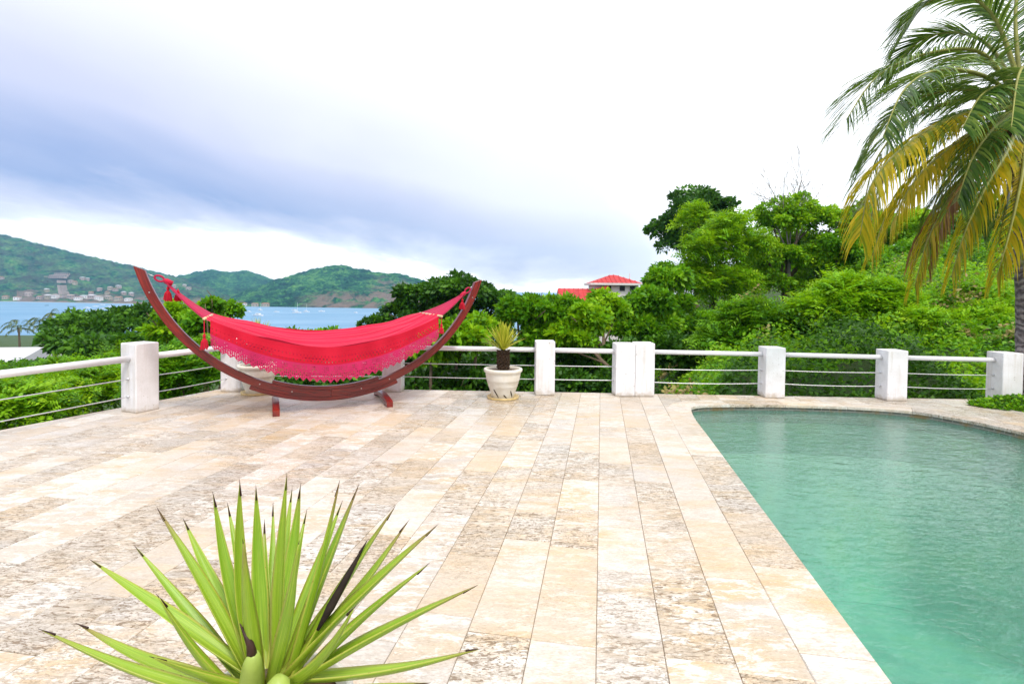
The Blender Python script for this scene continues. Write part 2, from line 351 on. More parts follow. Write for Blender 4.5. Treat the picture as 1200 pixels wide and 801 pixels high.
def agave_mat():
    m, nt, b, o = new_mat('agave_leaf')
    uv = nd(nt, 'ShaderNodeTexCoord').outputs['UV']; sp = nd(nt, 'ShaderNodeSeparateXYZ', {0: uv})
    u, v = sp.outputs[0], sp.outputs[1]
    oi = nd(nt, 'ShaderNodeObjectInfo').outputs['Random']
    edge = mth(nt, 'MULTIPLY', mth(nt, 'ABSOLUTE', mth(nt, 'SUBTRACT', u, 0.5)), 2.0)
    fib = noise(nt, mapping(nt, uv, (34, 1.6, 1)), 1.0, 4, 0.6)
    base = ramp(nt, v, [(0.0, (0.34, 0.42, 0.05)), (0.25, (0.24, 0.39, 0.018)), (0.7, (0.17, 0.33, 0.012)), (1.0, (0.24, 0.33, 0.02))])
    base = mixc(nt, ramp(nt, fib, [(0.50, 0.0), (0.66, 0.7)]), base, (0.46, 0.56, 0.07))
    base = mixc(nt, ramp(nt, fib, [(0.34, 0.75), (0.48, 0.0)]), base, (0.070, 0.165, 0.006))
    base = mixc(nt, ramp(nt, noise(nt, mapping(nt, uv, (2.5, 5, 1)), 1.0, 4, 0.6), [(0.55, 0.0), (0.75, 0.4)]), base, (0.34, 0.33, 0.06))
    base = mixc(nt, mth(nt, 'MULTIPLY', oi, 0.35), base, (0.28, 0.36, 0.02))
    c = mixc(nt, ramp(nt, edge, [(0.80, 0.0), (0.93, 0.85)]), base, (0.50, 0.49, 0.09))
    spots = ramp(nt, noise(nt, mapping(nt, uv, (5, 42, 1)), 1.3, 2, 0.5), [(0.30, 1.0), (0.36, 0.0)])
    c = mixc(nt, mth(nt, 'MULTIPLY', spots, ramp(nt, edge, [(0.82, 0.0), (0.95, 0.85)])), c, (0.22, 0.10, 0.03))
    blem = ramp(nt, noise(nt, mapping(nt, uv, (7, 16, 1)), 1.0, 3, 0.6), [(0.24, 0.8), (0.30, 0.0)])
    c = mixc(nt, mth(nt, 'MULTIPLY', blem, 0.6), c, (0.20, 0.17, 0.05))
    tipb = mth(nt, 'MULTIPLY', ramp(nt, mth(nt, 'ADD', v, mth(nt, 'MULTIPLY', mth(nt, 'SUBTRACT', fib, 0.5), 0.25)), [(0.80, 0.0), (0.95, 0.9)]), ramp(nt, mth(nt, 'FRACT', mth(nt, 'MULTIPLY', oi, 37.7)), [(0.35, 0.0), (0.9, 1.0)]))
    c = mixc(nt, tipb, c, (0.24, 0.15, 0.05))
    nt.links.new(c, b.inputs['Base Color']); b.inputs['Roughness'].default_value = 0.33; b.inputs['Specular IOR Level'].default_value = 0.5
    b.inputs['Subsurface Weight'].default_value = 0.0
    bn = nd(nt, 'ShaderNodeBump', {'Strength': 0.25, 'Distance': 0.002, 'Height': fib}); nt.links.new(bn.outputs[0], b.inputs['Normal'])
    MAT['agave_leaf'] = m
agave_mat()

def palm_trunk_mat():
    m, nt, b, o = new_mat('palm_bark')
    pos = nd(nt, 'ShaderNodeTexCoord').outputs['Object']
    ring = nd(nt, 'ShaderNodeTexWave', {'Vector': pos, 'Scale': 3.1, 'Distortion': 9.0, 'Detail': 3.0, 'Detail Scale': 2.0}, bands_direction='Z').outputs['Fac']
    n = noise(nt, pos, 18, 5, 0.65)
    c = ramp(nt, mth(nt, 'ADD', mth(nt, 'MULTIPLY', ring, 0.4), mth(nt, 'MULTIPLY', n, 0.6)), [(0.25, (0.07, 0.055, 0.06)), (0.6, (0.22, 0.19, 0.19)), (0.85, (0.36, 0.32, 0.30))])
    nt.links.new(c, b.inputs['Base Color']); b.inputs['Roughness'].default_value = 0.9
    bn = nd(nt, 'ShaderNodeBump', {'Strength': 0.8, 'Distance': 0.03, 'Height': mth(nt, 'ADD', ring, n)}); nt.links.new(bn.outputs[0], b.inputs['Normal'])
    MAT['palm_bark'] = m
palm_trunk_mat()

def ground_mat():
    m, nt, b, o = new_mat('ground')
    pos = nd(nt, 'ShaderNodeNewGeometry').outputs['Position']
    n = noise(nt, pos, 0.6, 6, 0.65); n2 = noise(nt, pos, 6, 5, 0.7)
    c = ramp(nt, mth(nt, 'ADD', mth(nt, 'MULTIPLY', n, 0.6), mth(nt, 'MULTIPLY', n2, 0.4)), [(0.3, (0.020, 0.035, 0.008)), (0.5, (0.035, 0.075, 0.012)), (0.7, (0.075, 0.085, 0.028))])
    nt.links.new(c, b.inputs['Base Color']); b.inputs['Roughness'].default_value = 0.95
    bn = nd(nt, 'ShaderNodeBump', {'Strength': 0.8, 'Distance': 0.2, 'Height': n2}); nt.links.new(bn.outputs[0], b.inputs['Normal'])
    MAT['ground'] = m
ground_mat()

def hills_mat():
    m, nt, b, o = new_mat('forest_hill')
    pos = nd(nt, 'ShaderNodeNewGeometry').outputs['Position']
    sp = nd(nt, 'ShaderNodeSeparateXYZ', {0: pos})
    n = noise(nt, pos, 0.018, 6, 0.6); tree = noise(nt, pos, 0.11, 5, 0.7)
    c = ramp(nt, mth(nt, 'ADD', mth(nt, 'MULTIPLY', n, 0.45), mth(nt, 'MULTIPLY', tree, 0.55)), [(0.40, (0.001, 0.012, 0.011)), (0.475, (0.005, 0.042, 0.026)), (0.53, (0.022, 0.105, 0.034)), (0.62, (0.10, 0.23, 0.055))])
    t = nd(nt, 'ShaderNodeAttribute', attribute_name='rock').outputs['Fac']
    rk = mth(nt, 'MULTIPLY', t, ramp(nt, noise(nt, pos, 0.03, 6, 0.6, 0.5), [(0.42, 0.0), (0.53, 1.0)]))
    c = mixc(nt, rk, c, mixc(nt, tree, (0.11, 0.080, 0.066), (0.21, 0.155, 0.125)))
    nt.links.new(c, b.inputs['Base Color']); b.inputs['Roughness'].default_value = 0.95; b.inputs['Specular IOR Level'].default_value = 0.1
    bn = nd(nt, 'ShaderNodeBump', {'Strength': 1.0, 'Distance': 5.0, 'Height': tree}); nt.links.new(bn.outputs[0], b.inputs['Normal'])
    MAT['forest_hill'] = m
hills_mat()

def sea_mat():
    m, nt, b, o = new_mat('sea_water')
    pos = nd(nt, 'ShaderNodeNewGeometry').outputs['Position']
    n = noise(nt, mapping(nt, pos, (0.006, 0.016, 1)), 1.0, 4, 0.6)
    c = ramp(nt, n, [(0.35, (0.105, 0.235, 0.38)), (0.65, (0.18, 0.31, 0.45))])
    nt.links.new(c, b.inputs['Base Color']); b.inputs['Roughness'].default_value = 0.45; b.inputs['Specular IOR Level'].default_value = 0.12
    bn = nd(nt, 'ShaderNodeBump', {'Strength': 0.5, 'Distance': 0.4, 'Height': noise(nt, mapping(nt, pos, (0.25, 0.5, 1)), 1.0, 4, 0.6)}); nt.links.new(bn.outputs[0], b.inputs['Normal'])
    MAT['sea_water'] = m
sea_mat()

def pool_mats():
    m, nt, b, o = new_mat('pool_water')
    pos = nd(nt, 'ShaderNodeNewGeometry').outputs['Position']
    h = mth(nt, 'ADD', mth(nt, 'MULTIPLY', noise(nt, mapping(nt, pos, (1.4, 2.6, 1)), 3.2, 3, 0.55, 0.6), 0.65), mth(nt, 'MULTIPLY', noise(nt, mapping(nt, pos, (3.0, 6.0, 1), (0, 0, 0.3)), 4.0, 3, 0.5, 0.4), 0.35))
    bn = nd(nt, 'ShaderNodeBump', {'Strength': 0.65, 'Distance': 0.027, 'Height': h})
    fr = nd(nt, 'ShaderNodeFresnel', {'IOR': 1.33, 'Normal': bn.outputs[0]})
    tr = nd(nt, 'ShaderNodeBsdfTransparent', {'Color': (0.93, 0.98, 0.97)})
    df = nd(nt, 'ShaderNodeBsdfDiffuse', {'Color': (0.14, 0.33, 0.26), 'Normal': bn.outputs[0]})       # suspended matter: the water is slightly milky
    gl = nd(nt, 'ShaderNodeBsdfGlossy', {'Color': (1, 1, 1), 'Roughness': 0.03, 'Normal': bn.outputs[0]})
    a = nd(nt, 'ShaderNodeMixShader', {0: 0.30, 1: tr.outputs[0], 2: df.outputs[0]})
    mx = nd(nt, 'ShaderNodeMixShader', {0: fr.outputs[0], 1: a.outputs[0], 2: gl.outputs[0]})
    va = nd(nt, 'ShaderNodeVolumeAbsorption', {'Color': (0.20, 0.85, 0.77), 'Density': 0.25})
    nt.links.new(va.outputs[0], o.inputs['Volume'])
    nt.links.new(mx.outputs[0], o.inputs[0]); MAT['pool_water'] = m
    m, nt, b, o = new_mat('pool_plaster')
    pos = nd(nt, 'ShaderNodeNewGeometry').outputs['Position']
    c = ramp(nt, noise(nt, pos, 1.6, 5, 0.6), [(0.38, (0.50, 0.56, 0.46)), (0.52, (0.66, 0.68, 0.56)), (0.66, (0.74, 0.70, 0.48))])
    nt.links.new(c, b.inputs['Base Color']); b.inputs['Roughness'].default_value = 0.85; MAT['pool_plaster'] = m
    m, nt, b, o = new_mat('pool_band')
    uv = nd(nt, 'ShaderNodeTexCoord').outputs['UV']
    br = nd(nt, 'ShaderNodeTexBrick', {'Vector': uv, 'Color1': (0.09, 0.085, 0.06), 'Color2': (0.19, 0.19, 0.17), 'Mortar': (0.27, 0.26, 0.23), 'Scale': 1.0, 'Mortar Size': 0.006, 'Brick Width': 0.11, 'Row Height': 0.075, 'Bias': 0.0})
    c = mixc(nt, ramp(nt, noise(nt, mapping(nt, uv, (3, 2, 1)), 1.5, 4, 0.6), [(0.5, 0.0), (0.62, 0.8)]), br.outputs[0], (0.24, 0.14, 0.04))
    nt.links.new(c, b.inputs['Base Color']); b.inputs['Roughness'].default_value = 0.3; MAT['pool_band'] = m
pool_mats()

# ------------------------------------------------------------------ ground and terrain
SEA_Z = -30.0
DL = [gp(-120, 526), gp(257, 455.5)]                                        # left deck edge
def lerp_line(a, b, y): t = (y - a.y) / (b.y - a.y); return a.x + (b.x - a.x) * t
BL, BR = Vector((-4.42, 8.36, 0)), Vector((8.1, 7.93, 0))                   # back edge, left and right ends
DECK = [(lerp_line(DL[0], DL[1], -2.5), -2.5), (8.1, -2.5), (BR.x, BR.y), (BL.x, BL.y)]

def ground_h(x, y):
    x, y = np.asarray(x, float), np.asarray(y, float)
    ang = x / np.maximum(y, 2.0)
    w1 = sstep(0.08, 0.42, ang); w = sstep(0.42, 0.95, ang)
    e = np.maximum.reduce([y - 8.3, x - 8.1, -(x + 5.6), np.zeros_like(x)])
    left = -3.2 - 0.30 * np.minimum(e, 8) - 0.075 * np.maximum(e - 8, 0)
    right = -0.42 + 0.20 * np.minimum(e, 3) + 0.26 * np.clip(e - 3, 0, 30) + 0.12 * np.clip(e - 33, 0, 60)
    flat = -0.55 + 0.02 * np.minimum(e, 8) + 0.05 * np.clip(e - 8, 0, 60)
    h = left * (1 - w1) + (flat * (1 - w) + right * w) * w1
    h = h + (fbm(x * 0.12, y * 0.12, 3) - 0.5) * np.minimum(e * 0.12, 1.6)
    inside = (e < 0.25)
    return np.where(inside, np.minimum(h, -3.0), h)

def grid_object(name, xs, ys, hf, mat):
    Xg, Yg = np.meshgrid(xs, ys); Zg = hf(Xg, Yg)
    V = np.stack([Xg, Yg, Zg], -1).reshape(-1, 3); nx, ny = len(xs), len(ys)
    i = (np.arange(ny - 1)[:, None] * nx + np.arange(nx - 1)[None, :]).ravel()
    me = np_mesh(name, V, np.stack([i, i + 1, i + nx + 1, i + nx], -1)); me.shade_smooth()
    return link(name, me, mat)
def warp(a, b, n, c=0.0, k=2.2):
    t = np.linspace(-1, 1, n); s_ = np.sign(t) * np.abs(t) ** k
    return np.where(s_ < 0, c + (c - a) * s_, c + (b - c) * s_)
gx = warp(-420, 420, 190, 1.0); gy = warp(-160, 520, 190, 9.0)
hs = grid_object('hillside', gx, gy, ground_h, MAT['ground']); tag(hs, kind='structure')
b = MB(); b.add([(-30000, -30000, SEA_Z), (30000, -30000, SEA_Z), (30000, 30000, SEA_Z), (-30000, 30000, SEA_Z)], [(0, 1, 2, 3)])
tag(b.build('sea', MAT['sea_water']), kind='structure')

# hills across the bay: rows of (direction, ridge height) given as the skyline seen from the terrace
def horizon_y(px): return 341.8 + (px - 600) * math.tan(ROLL)
class Hill:
    def __init__(s, ridge, d_ridge, d_shore, seed):
        s.px = np.array([p[0] for p in ridge], float); s.py = np.array([p[1] for p in ridge], float)
        s.dr, s.ds, s.seed = d_ridge, d_shore, seed
        s.zr = EYE + (horizon_y(s.px) - s.py) / F * d_ridge
    def z(s, px, D):
        zr = np.interp(px, s.px, s.zr); ds = np.interp(px, [0, 450], s.ds) ; dr = s.dr
        t = np.clip((D - ds) / (dr - ds), -0.1, 2.0)
        x = (px - 600) / F * D
        prof = np.where(t < 1, np.clip(t, 0, 1) ** 0.85 * (0.72 + 0.28 * sstep(0, 1, t)), np.clip(1 - (t - 1) * 0.9, 0, 1))
        gul = (fbm(x / 150.0 + 3.3, D / 320.0, s.seed, 3) - 0.5) * 0.75 * np.sin(np.clip(t, 0, 1) * math.pi) ** 0.8
        z = SEA_Z + (zr - SEA_Z) * np.clip(prof + gul * 0.55, 0, 2)
        bump = (fbm(x / 12.0, D / 12.0, s.seed + 5, 3) - 0.5) * 15.0 * sstep(0.0, 0.08, t)
        return np.where(t <= 0, SEA_Z - 1.0 + t * 20, z + bump + 1.0)
    def build(s, name, rock, px0, px1, n=620, m=120):
        pxs = np.linspace(px0, px1, n); ts = np.linspace(-0.04, 1.5, m)
        P, T = np.meshgrid(pxs, ts); ds = np.interp(P, [0, 450], s.ds); D = ds + (s.dr - ds) * T
        V = np.stack([(P - 600) / F * D, D, s.z(P, D)], -1).reshape(-1, 3)
        i = (np.arange(m - 1)[:, None] * n + np.arange(n - 1)[None, :]).ravel()
        me = np_mesh(name, V, np.stack([i, i + 1, i + n + 1, i + n], -1)); me.shade_smooth()
        rk = np.clip(rock(P, T), 0, 1).ravel()
        a = me.attributes.new('rock', 'FLOAT', 'POINT'); a.data.foreach_set('value', rk.astype(np.float32))
        return tag(link(name, me, MAT['forest_hill']), kind='structure')
    def hit(s, px, py):
        ds = float(np.interp(px, [0, 450], s.ds))
        for D in np.linspace(ds, s.dr, 300):
            if EYE - (py - horizon_y(px)) / F * D <= float(s.z(np.array([px]), np.array([D]))[0]): return D
        return s.dr
h_left = Hill([(-420, 262), (-250, 255), (-120, 266), (0, 275), (30, 282), (60, 290), (100, 300), (160, 313), (200, 323), (240, 333), (290, 345), (340, 357), (420, 366)], 1650, (1118, 930), 11)
h_mid = Hill([(100, 345), (150, 336), (190, 329), (215, 322), (249, 316), (268, 320), (289, 317), (322, 328), (345, 333), (400, 340), (470, 350), (520, 362)], 1900, (1300, 1200), 23)
h_head = Hill([(230, 362), (262, 352), (290, 341), (320, 329.5), (336, 326), (364, 316), (392, 309.5), (410, 313), (440, 319), (470, 322), (500, 331), (530, 343), (560, 362)], 1330, (1010, 925), 37)
h_mid.build('hills', lambda P, T: 0.0 * P, 90, 540, 300, 80)
h_left.build('hills', lambda P, T: 0.75 * sstep(0.30, 0.10, T) * (P > 20) + 0.25, -420, 430, 700, 120)
h_head.build('hills', lambda P, T: sstep(0.45, 0.08, T) * sstep(340, 380, P) + sstep(0.32, 0.05, T) * sstep(300, 270, P) + 0.75 * sstep(425, 450, P) * sstep(0.95, 0.7, T), 225, 565, 420, 120)
b = MB()
pts_in, pts_out = [], []
for k in range(60):
    px = -420 + k * 17.0; ds = float(np.interp(px, [0, 450], (1118, 930)))
    pts_out.append(((px - 600) / F * (ds + 26), ds + 26, SEA_Z + 2.2)); pts_in.append(((px - 600) / F * (ds - 8), ds - 8, SEA_Z - 0.2))
b.add(pts_in + pts_out, [(k, k + 1, 60 + k + 1, 60 + k) for k in range(59) if not (-420 + k * 17 > 545)])
tag(b.build('beach', MAT['beach']), kind='structure')

# ------------------------------------------------------------------ deck, pool
S = Vector((ray(705, 343).x, ray(705, 343).y, 0)).normalized(); U = Vector((S.y, -S.x, 0))   # v: along strips, u: across
def uv2w(u, v, z=0.0): p = U * u + S * v; return Vector((p.x, p.y, z))
def w2uv(p): return (U.x * p[0] + U.y * p[1], S.x * p[0] + S.y * p[1])
W = 0.29; CW = 0.29; PU = 4 * W

ctrl = [uv2w(PU, v) for v in (-1.6, 0.0, 1.5, 3.0, 4.5, 6.0, 6.9)] + [Vector(p + (0,)) for p in
        [(2.44, 7.16), (2.56, 7.29), (2.76, 7.37), (3.3, 7.42), (3.95, 7.42), (4.91, 7.30), (5.47, 7.05), (5.75, 6.60), (5.90, 6.1), (6.0, 5.3), (6.0, 4.0), (5.9, 2.0), (5.6, 0.0)]] + [Vector((5.0, -1.2, 0)), Vector((3.6, -1.75, 0)), Vector((1.8, -1.75, 0))]
def catmull(P, k=8):
    out = []; n = len(P)
    for i in range(n):
        p0, p1, p2, p3 = P[i - 1], P[i], P[(i + 1) % n], P[(i + 2) % n]
        for j in range(k):
            t = j / k
            # centripetal-ish: damp tangents where spacing is uneven
            d1 = (p2 - p0) * 0.5; d2 = (p3 - p1) * 0.5; L = (p2 - p1).length
            if d1.length > L: d1 = d1 * (L / d1.length)
            if d2.length > L: d2 = d2 * (L / d2.length)
            h00 = 2*t**3 - 3*t*t + 1; h10 = t**3 - 2*t*t + t; h01 = -2*t**3 + 3*t*t; h11 = t**3 - t*t
            out.append(p1 * h00 + d1 * h10 + p2 * h01 + d2 * h11)
    return out
POOL = catmull(ctrl)
def offset_loop(P, d):
    out = []; n = len(P)
    for i in range(n):
        t = (P[(i + 1) % n] - P[i - 1]).normalized(); out.append(P[i] + Vector((-t.y, t.x, 0)) * d)
    return out
OUT = offset_loop(POOL, CW)

WATER_Z = -0.085
bm = bmesh.new()
def loop_edges(bm, pts, z):
    vs = [bm.verts.new((p[0], p[1], z)) for p in pts]
    return vs, [bm.edges.new((vs[i], vs[(i + 1) % len(vs)])) for i in range(len(vs))]
mid_loop = offset_loop(POOL, 0.02)
ov, oe = loop_edges(bm, DECK, -0.007); iv, ie = loop_edges(bm, mid_loop, -0.007)
bmesh.ops.triangle_fill(bm, edges=oe + ie, use_beauty=True)
bv = [bm.verts.new((v.co.x, v.co.y, -3.2)) for v in ov]
for i in range(len(ov)): bm.faces.new((ov[i], ov[(i + 1) % 4], bv[(i + 1) % 4], bv[i]))
bmesh.ops.recalc_face_normals(bm, faces=bm.faces[:])
me = bpy.data.meshes.new('deck'); bm.to_mesh(me); bm.free()
deck = tag(link('deck', me, MAT['grout']), kind='structure')

# pool shell: tile band, wall, floor
def wall_strip(name, loop, z0, z1, mat, parent=None, z_in=0.0):
    n = len(loop); me = bpy.data.meshes.new(name); L = 0; vs = []; us = []
    for i in range(n + 1):
        p = loop[i % n]; vs += [(p.x, p.y, z0), (p.x, p.y, z1)]; us.append(L); L += (loop[(i + 1) % n] - p).length
    me.from_pydata(vs, [], [(2*i, 2*i+1, 2*i+3, 2*i+2) for i in range(n)])
    uvl = me.uv_layers.new(name='UVMap')
    for p in me.polygons:
        for li in p.loop_indices:
            vi = me.loops[li].vertex_index; uvl.data[li].uv = (us[vi // 2], vs[vi][2])
    return link(name, me, mat, parent, True)
def floor_z(p): return -1.0 - 1.5 * float(sstep(1.0, 6.5, p.y))
def basin():
    """walls that cove into the floor"""
    rings = [(0.02, 0.16), (0.0, 0.40), (-0.05, 0.66), (-0.14, 0.85), (-0.28, 0.96), (-0.46, 1.0)]; n = len(POOL); b = MB(); vs = []
    for off, f in rings:
        for p in offset_loop(POOL, off): vs.append((p.x, p.y, floor_z(p) * f if f > 0.2 else -0.26))
    b.add(vs, [(r * n + i, (r + 1) * n + i, (r + 1) * n + (i + 1) % n, r * n + (i + 1) % n) for r in range(len(rings) - 1) for i in range(n)])
    return b.build('pool_basin', MAT['pool_plaster'], None, True)
pool = tag(basin(), kind='structure')
wall_strip('tile_band', offset_loop(POOL, 0.013), -0.26, -0.035, MAT['pool_band'], pool)
def slope_cap(bm, loop, zf):
    """fill an outline as cross strips so that the floor can slope"""
    vs = [bm.verts.new((p.x, p.y, zf(p))) for p in loop]
    f = bm.faces.new(vs); geom = [f] + list(f.edges) + list(f.verts)
    for yy in np.arange(0.5, 7.2, 0.35):
        r_ = bmesh.ops.bisect_plane(bm, geom=bm.verts[:] + bm.edges[:] + bm.faces[:], plane_co=(0, float(yy), 0), plane_no=(0, 1, 0))
    for v in bm.verts: v.co.z = zf(v.co)
    return vs
bm = bmesh.new(); slope_cap(bm, offset_loop(POOL, -0.30), lambda p: floor_z(p) - 0.004); bmesh.ops.recalc_face_normals(bm, faces=bm.faces[:])
me = bpy.data.meshes.new('pool_floor'); bm.to_mesh(me); bm.free(); link('pool_floor', me, MAT['pool_plaster'], pool)
dp = gp(962, 636, WATER_Z); dd = (dp - Vector((0, 0, EYE))); 
for _ in range(8): dp = Vector((0, 0, EYE)) + dd * ((floor_z(dp) - EYE) / dd.z)
b = MB(); b.lathe([(0.001, 0.03), (0.08, 0.03), (0.11, 0.0)], 20, (dp.x, dp.y, floor_z(dp))); b.build('ripple_spot', MAT['ripple_spot'], pool)  # disc on the pool floor standing in for a ripple in the water
wl = offset_loop(POOL, 0.008); n = len(wl); b = MB()
b.add([(p.x, p.y, WATER_Z) for p in wl] + [(p.x, p.y, -2.55) for p in wl], [tuple(range(n))[::-1], tuple(range(n, 2 * n))] + [(i, (i + 1) % n, n + (i + 1) % n, n + i) for i in range(n)])
tag(b.build('pool_water', MAT['pool_water']), kind='structure')

# coping stones following the pool edge
def piece(name, poly, z0, z1, parent, bev=0.004):
    cx = sum(p[0] for p in poly) / len(poly); cy = sum(p[1] for p in poly) / len(poly)
    bmx = bmesh.new(); n = len(poly)
    lo = [bmx.verts.new((p[0] - cx, p[1] - cy, z0)) for p in poly]
    sh = []
    for p in poly:
        d = Vector((cx - p[0], cy - p[1])); L = d.length or 1; d = d / L * min(bev * 1.4, L * 0.3); sh.append((p[0] + d.x - cx, p[1] + d.y - cy))
    md = [bmx.verts.new((p[0] - cx, p[1] - cy, z1 - bev)) for p in poly]; up = [bmx.verts.new((q[0], q[1], z1)) for q in sh]
    for i in range(n):
        j = (i + 1) % n
        bmx.faces.new((lo[i], lo[j], md[j], md[i])); bmx.faces.new((md[i], md[j], up[j], up[i]))
    bmx.faces.new(up)
    bmesh.ops.recalc_face_normals(bmx, faces=bmx.faces[:])
    me = bpy.data.meshes.new(name); bmx.to_mesh(me); bmx.free()
    return link(name, me, MAT['travertine'], parent, loc=(cx, cy, 0))
IN = offset_loop(POOL, -0.012)
acc = 0; start = 0; target = 0.55; n = len(POOL)
rr = random.Random(3)
for i in range(n):
    acc += (POOL[(i + 1) % n] - POOL[i]).length
    if acc >= target or i == n - 1:
        idx = [k % n for k in range(start, i + 2)]
        inner = [IN[k] for k in idx]; outer = [OUT[k] for k in idx]
        # leave a joint at each end
        def trim(Ls):
            a = Ls[0] + (Ls[1] - Ls[0]).normalized() * 0.0025; z_ = Ls[-1] + (Ls[-2] - Ls[-1]).normalized() * 0.0025
            return [a] + Ls[1:-1] + [z_]
        inner, outer = trim(inner), trim(outer)
        if max(p.y for p in outer) > -1.2: piece('coping_stone', [(p.x, p.y) for p in inner] + [(p.x, p.y) for p in reversed(outer)], -0.036, rr.uniform(-0.0008, 0.0008), deck)
        start = i + 1; acc = 0; target = rr.uniform(0.42, 0.8)

# paving strips
def clip(poly, a, b_):
    """keep the left of a->b"""
    out = []; ex, ey = b_[0] - a[0], b_[1] - a[1]
    f = lambda p: ex * (p[1] - a[1]) - ey * (p[0] - a[0])
    for i in range(len(poly)):
        p, q = poly[i], poly[(i + 1) % len(poly)]; fp, fq = f(p), f(q)
        if fp >= 0: out.append(p)
        if fp * fq < 0: t = fp / (fp - fq); out.append((p[0] + (q[0] - p[0]) * t, p[1] + (q[1] - p[1]) * t))
    return out
def area(poly): return 0.5 * abs(sum(poly[i][0] * poly[(i + 1) % len(poly)][1] - poly[(i + 1) % len(poly)][0] * poly[i][1] for i in range(len(poly))))
ouv = [w2uv(p) for p in OUT]
far = [q for q in ouv if q[1] > 5.0]                        # far half of the coping's outer outline
imax = max(range(len(far)), key=lambda k: far[k][0]); far_l = sorted(far[:imax + 1]); UMAX = max(q[0] for q in ouv)
fu = np.array([q[0] for q in far_l]); fv = np.maximum.accumulate(np.array([q[1] for q in far_l]) * 1.0) if False else np.array([q[1] for q in far_l])
GAP = 0.0017
rr = random.Random(12); rest = MB(); ntile = 0
for k in range(-26, 26):
    u0, u1 = k * W + GAP * 0.6, (k + 1) * W - GAP * 0.6
    v = 0.55 + rr.uniform(-0.5, 0.0)
    vlist = [(-2.6, v)]
    while v < 9.2:
        L = rr.choice((0.44, 0.58, 0.6, 0.75, 0.9)) * rr.uniform(0.95, 1.05); vlist.append((v, v + L)); v += L
    for va, vb in vlist:
        va += GAP * 1.2; vb -= GAP * 1.2
        us = np.linspace(u0, u1, 2 if k < 3 else 7)
        if k < 3: low = [va, va]
        else:
            low = []
            for uu in us:
                if uu > UMAX + 0.0: low.append(va)
                else: low.append(max(va, float(np.interp(uu, fu, fv)) + 0.004))
            if min(low) >= vb: continue
            low = [min(l, vb) for l in low]
        poly = [(float(uu), l) for uu, l in zip(us, low)] + [(u1, vb), (u0, vb)]
        pw = [tuple(uv2w(*q)[:2]) for q in poly]
        for i in range(4): pw = clip(pw, DECK[i], DECK[(i + 1) % 4]) if pw else pw
        q2 = []
        for p in pw:
            if not q2 or math.hypot(p[0] - q2[-1][0], p[1] - q2[-1][1]) > 1e-4: q2.append(p)
        if len(q2) < 3 or area(q2) < 0.004: continue
        if va < 0 or max(p[1] for p in q2) < 0.9: rest.prism(q2, -0.03, 0.0); continue
        piece('paving_stone', q2, -0.03, rr.uniform(-0.0015, 0.0015), deck); ntile += 1
tag(rest.build('paving_stones_behind', MAT['travertine'], deck), kind='stuff')
print('paving stones', ntile)

# ------------------------------------------------------------------ railings
def post(parent, c, h, w=0.29, rz=0.0, base=0.0):
    b = MB(); b.box((0, 0, (h + base) / 2), (w, w, h - base))
    o = b.build('post', MAT['white_paint'], parent, bevel=0.012, loc=(c[0], c[1], 0)); o.rotation_euler.z = rz; return o
def railing(name, label, posts, rail_z, rr_, cables, w=0.29, last_open=None):
    t = thing(name, label, 'railing', (posts[0][0], posts[0][1], 0))
    base = Vector((posts[0][0], posts[0][1], 0))
    for x, y, h, rz in posts:
        if h: post(t, (x - base.x, y - base.y), h, w, rz)
    for i in range(len(posts) - 1):
        a, c = Vector((*posts[i][:2], 0)) - base, Vector((*posts[i + 1][:2], 0)) - base
        za, zc = (rail_z[i], rail_z[i + 1])
        b = MB(); b.tube([a + Vector((0, 0, za)), c + Vector((0, 0, zc))], rr_, 14); b.build('handrail', MAT['rail_paint'], t, True)
        for j, (cz, sag) in enumerate(cables):
            pts = [a.lerp(c, q / 12) + Vector((0, 0, cz - sag * 4 * (q / 12) * (1 - q / 12))) for q in range(13)]
            b = MB(); b.tube(pts, 0.0065, 6); b.build('cable', MAT['cable'], t, True)
            for e, s_ in ((a, 1), (c, -1)):
                d = (c - a).normalized() * s_
                b = MB(); b.tube([e + d * 0.143 + Vector((0, 0, cz)), e + d * 0.165 + Vector((0, 0, cz))], 0.016, 10); b.build('cable_anchor', MAT['cable'], t, True)
    return t
def behind(px, py, d=0.15): p = gp(px, py); return p + Vector((0, d, 0))
rz_l = -math.atan2(DL[1].x - DL[0].x, DL[1].y - DL[0].y)
pc = behind(270, 458.5, 0.12); pL = gp(158, 484) + Vector((-0.05, 0.17, 0))
dirL = (Vector((pc.x, pc.y, 0)) - Vector((pL.x, pL.y, 0))); pL2 = Vector((pL.x, pL.y, 0)) - dirL.normalized() * 3.3
p458 = behind(458.5, 459.5); p637 = behind(638.5, 463.3); p731 = behind(732.5, 464.5)
railing('railing', 'white post and cable railing running down the left side of the terrace above the bay', [(pL2.x, pL2.y, 0.84, rz_l), (pL.x, pL.y, 0.86, rz_l), (pc.x, pc.y, 0, 0)], (0.66, 0.67, 0.67), 0.041, ((0.42, 0.012), (0.20, 0.012)))
railing('railing', 'white post and cable railing behind the hammock and potted cycads', [(pc.x, pc.y, 0.80, 0.1), (p458.x, p458.y, 0.80, 0.02), (p637.x, p637.y, 0.81, 0.02), (p731.x, p731.y, 0.79, 0.02)], (0.67, 0.67, 0.67, 0.66), 0.036, ((0.43, 0.004), (0.22, 0.004)))
q = [behind(755.2, 464.2, 0.12), behind(909, 466.3), behind(1052, 470), behind(1187, 473.5)]
railing('railing', 'white post railing behind the swimming pool with a sagging lower cable', [(q[0].x, q[0].y, 0.80, -0.03), (q[1].x, q[1].y, 0.755, -0.04), (q[2].x, q[2].y, 0.745, -0.04), (q[3].x, q[3].y, 0.74, -0.04)], (0.66, 0.64, 0.63, 0.62), 0.034, ((0.40, 0.012), (0.20, 0.02)))

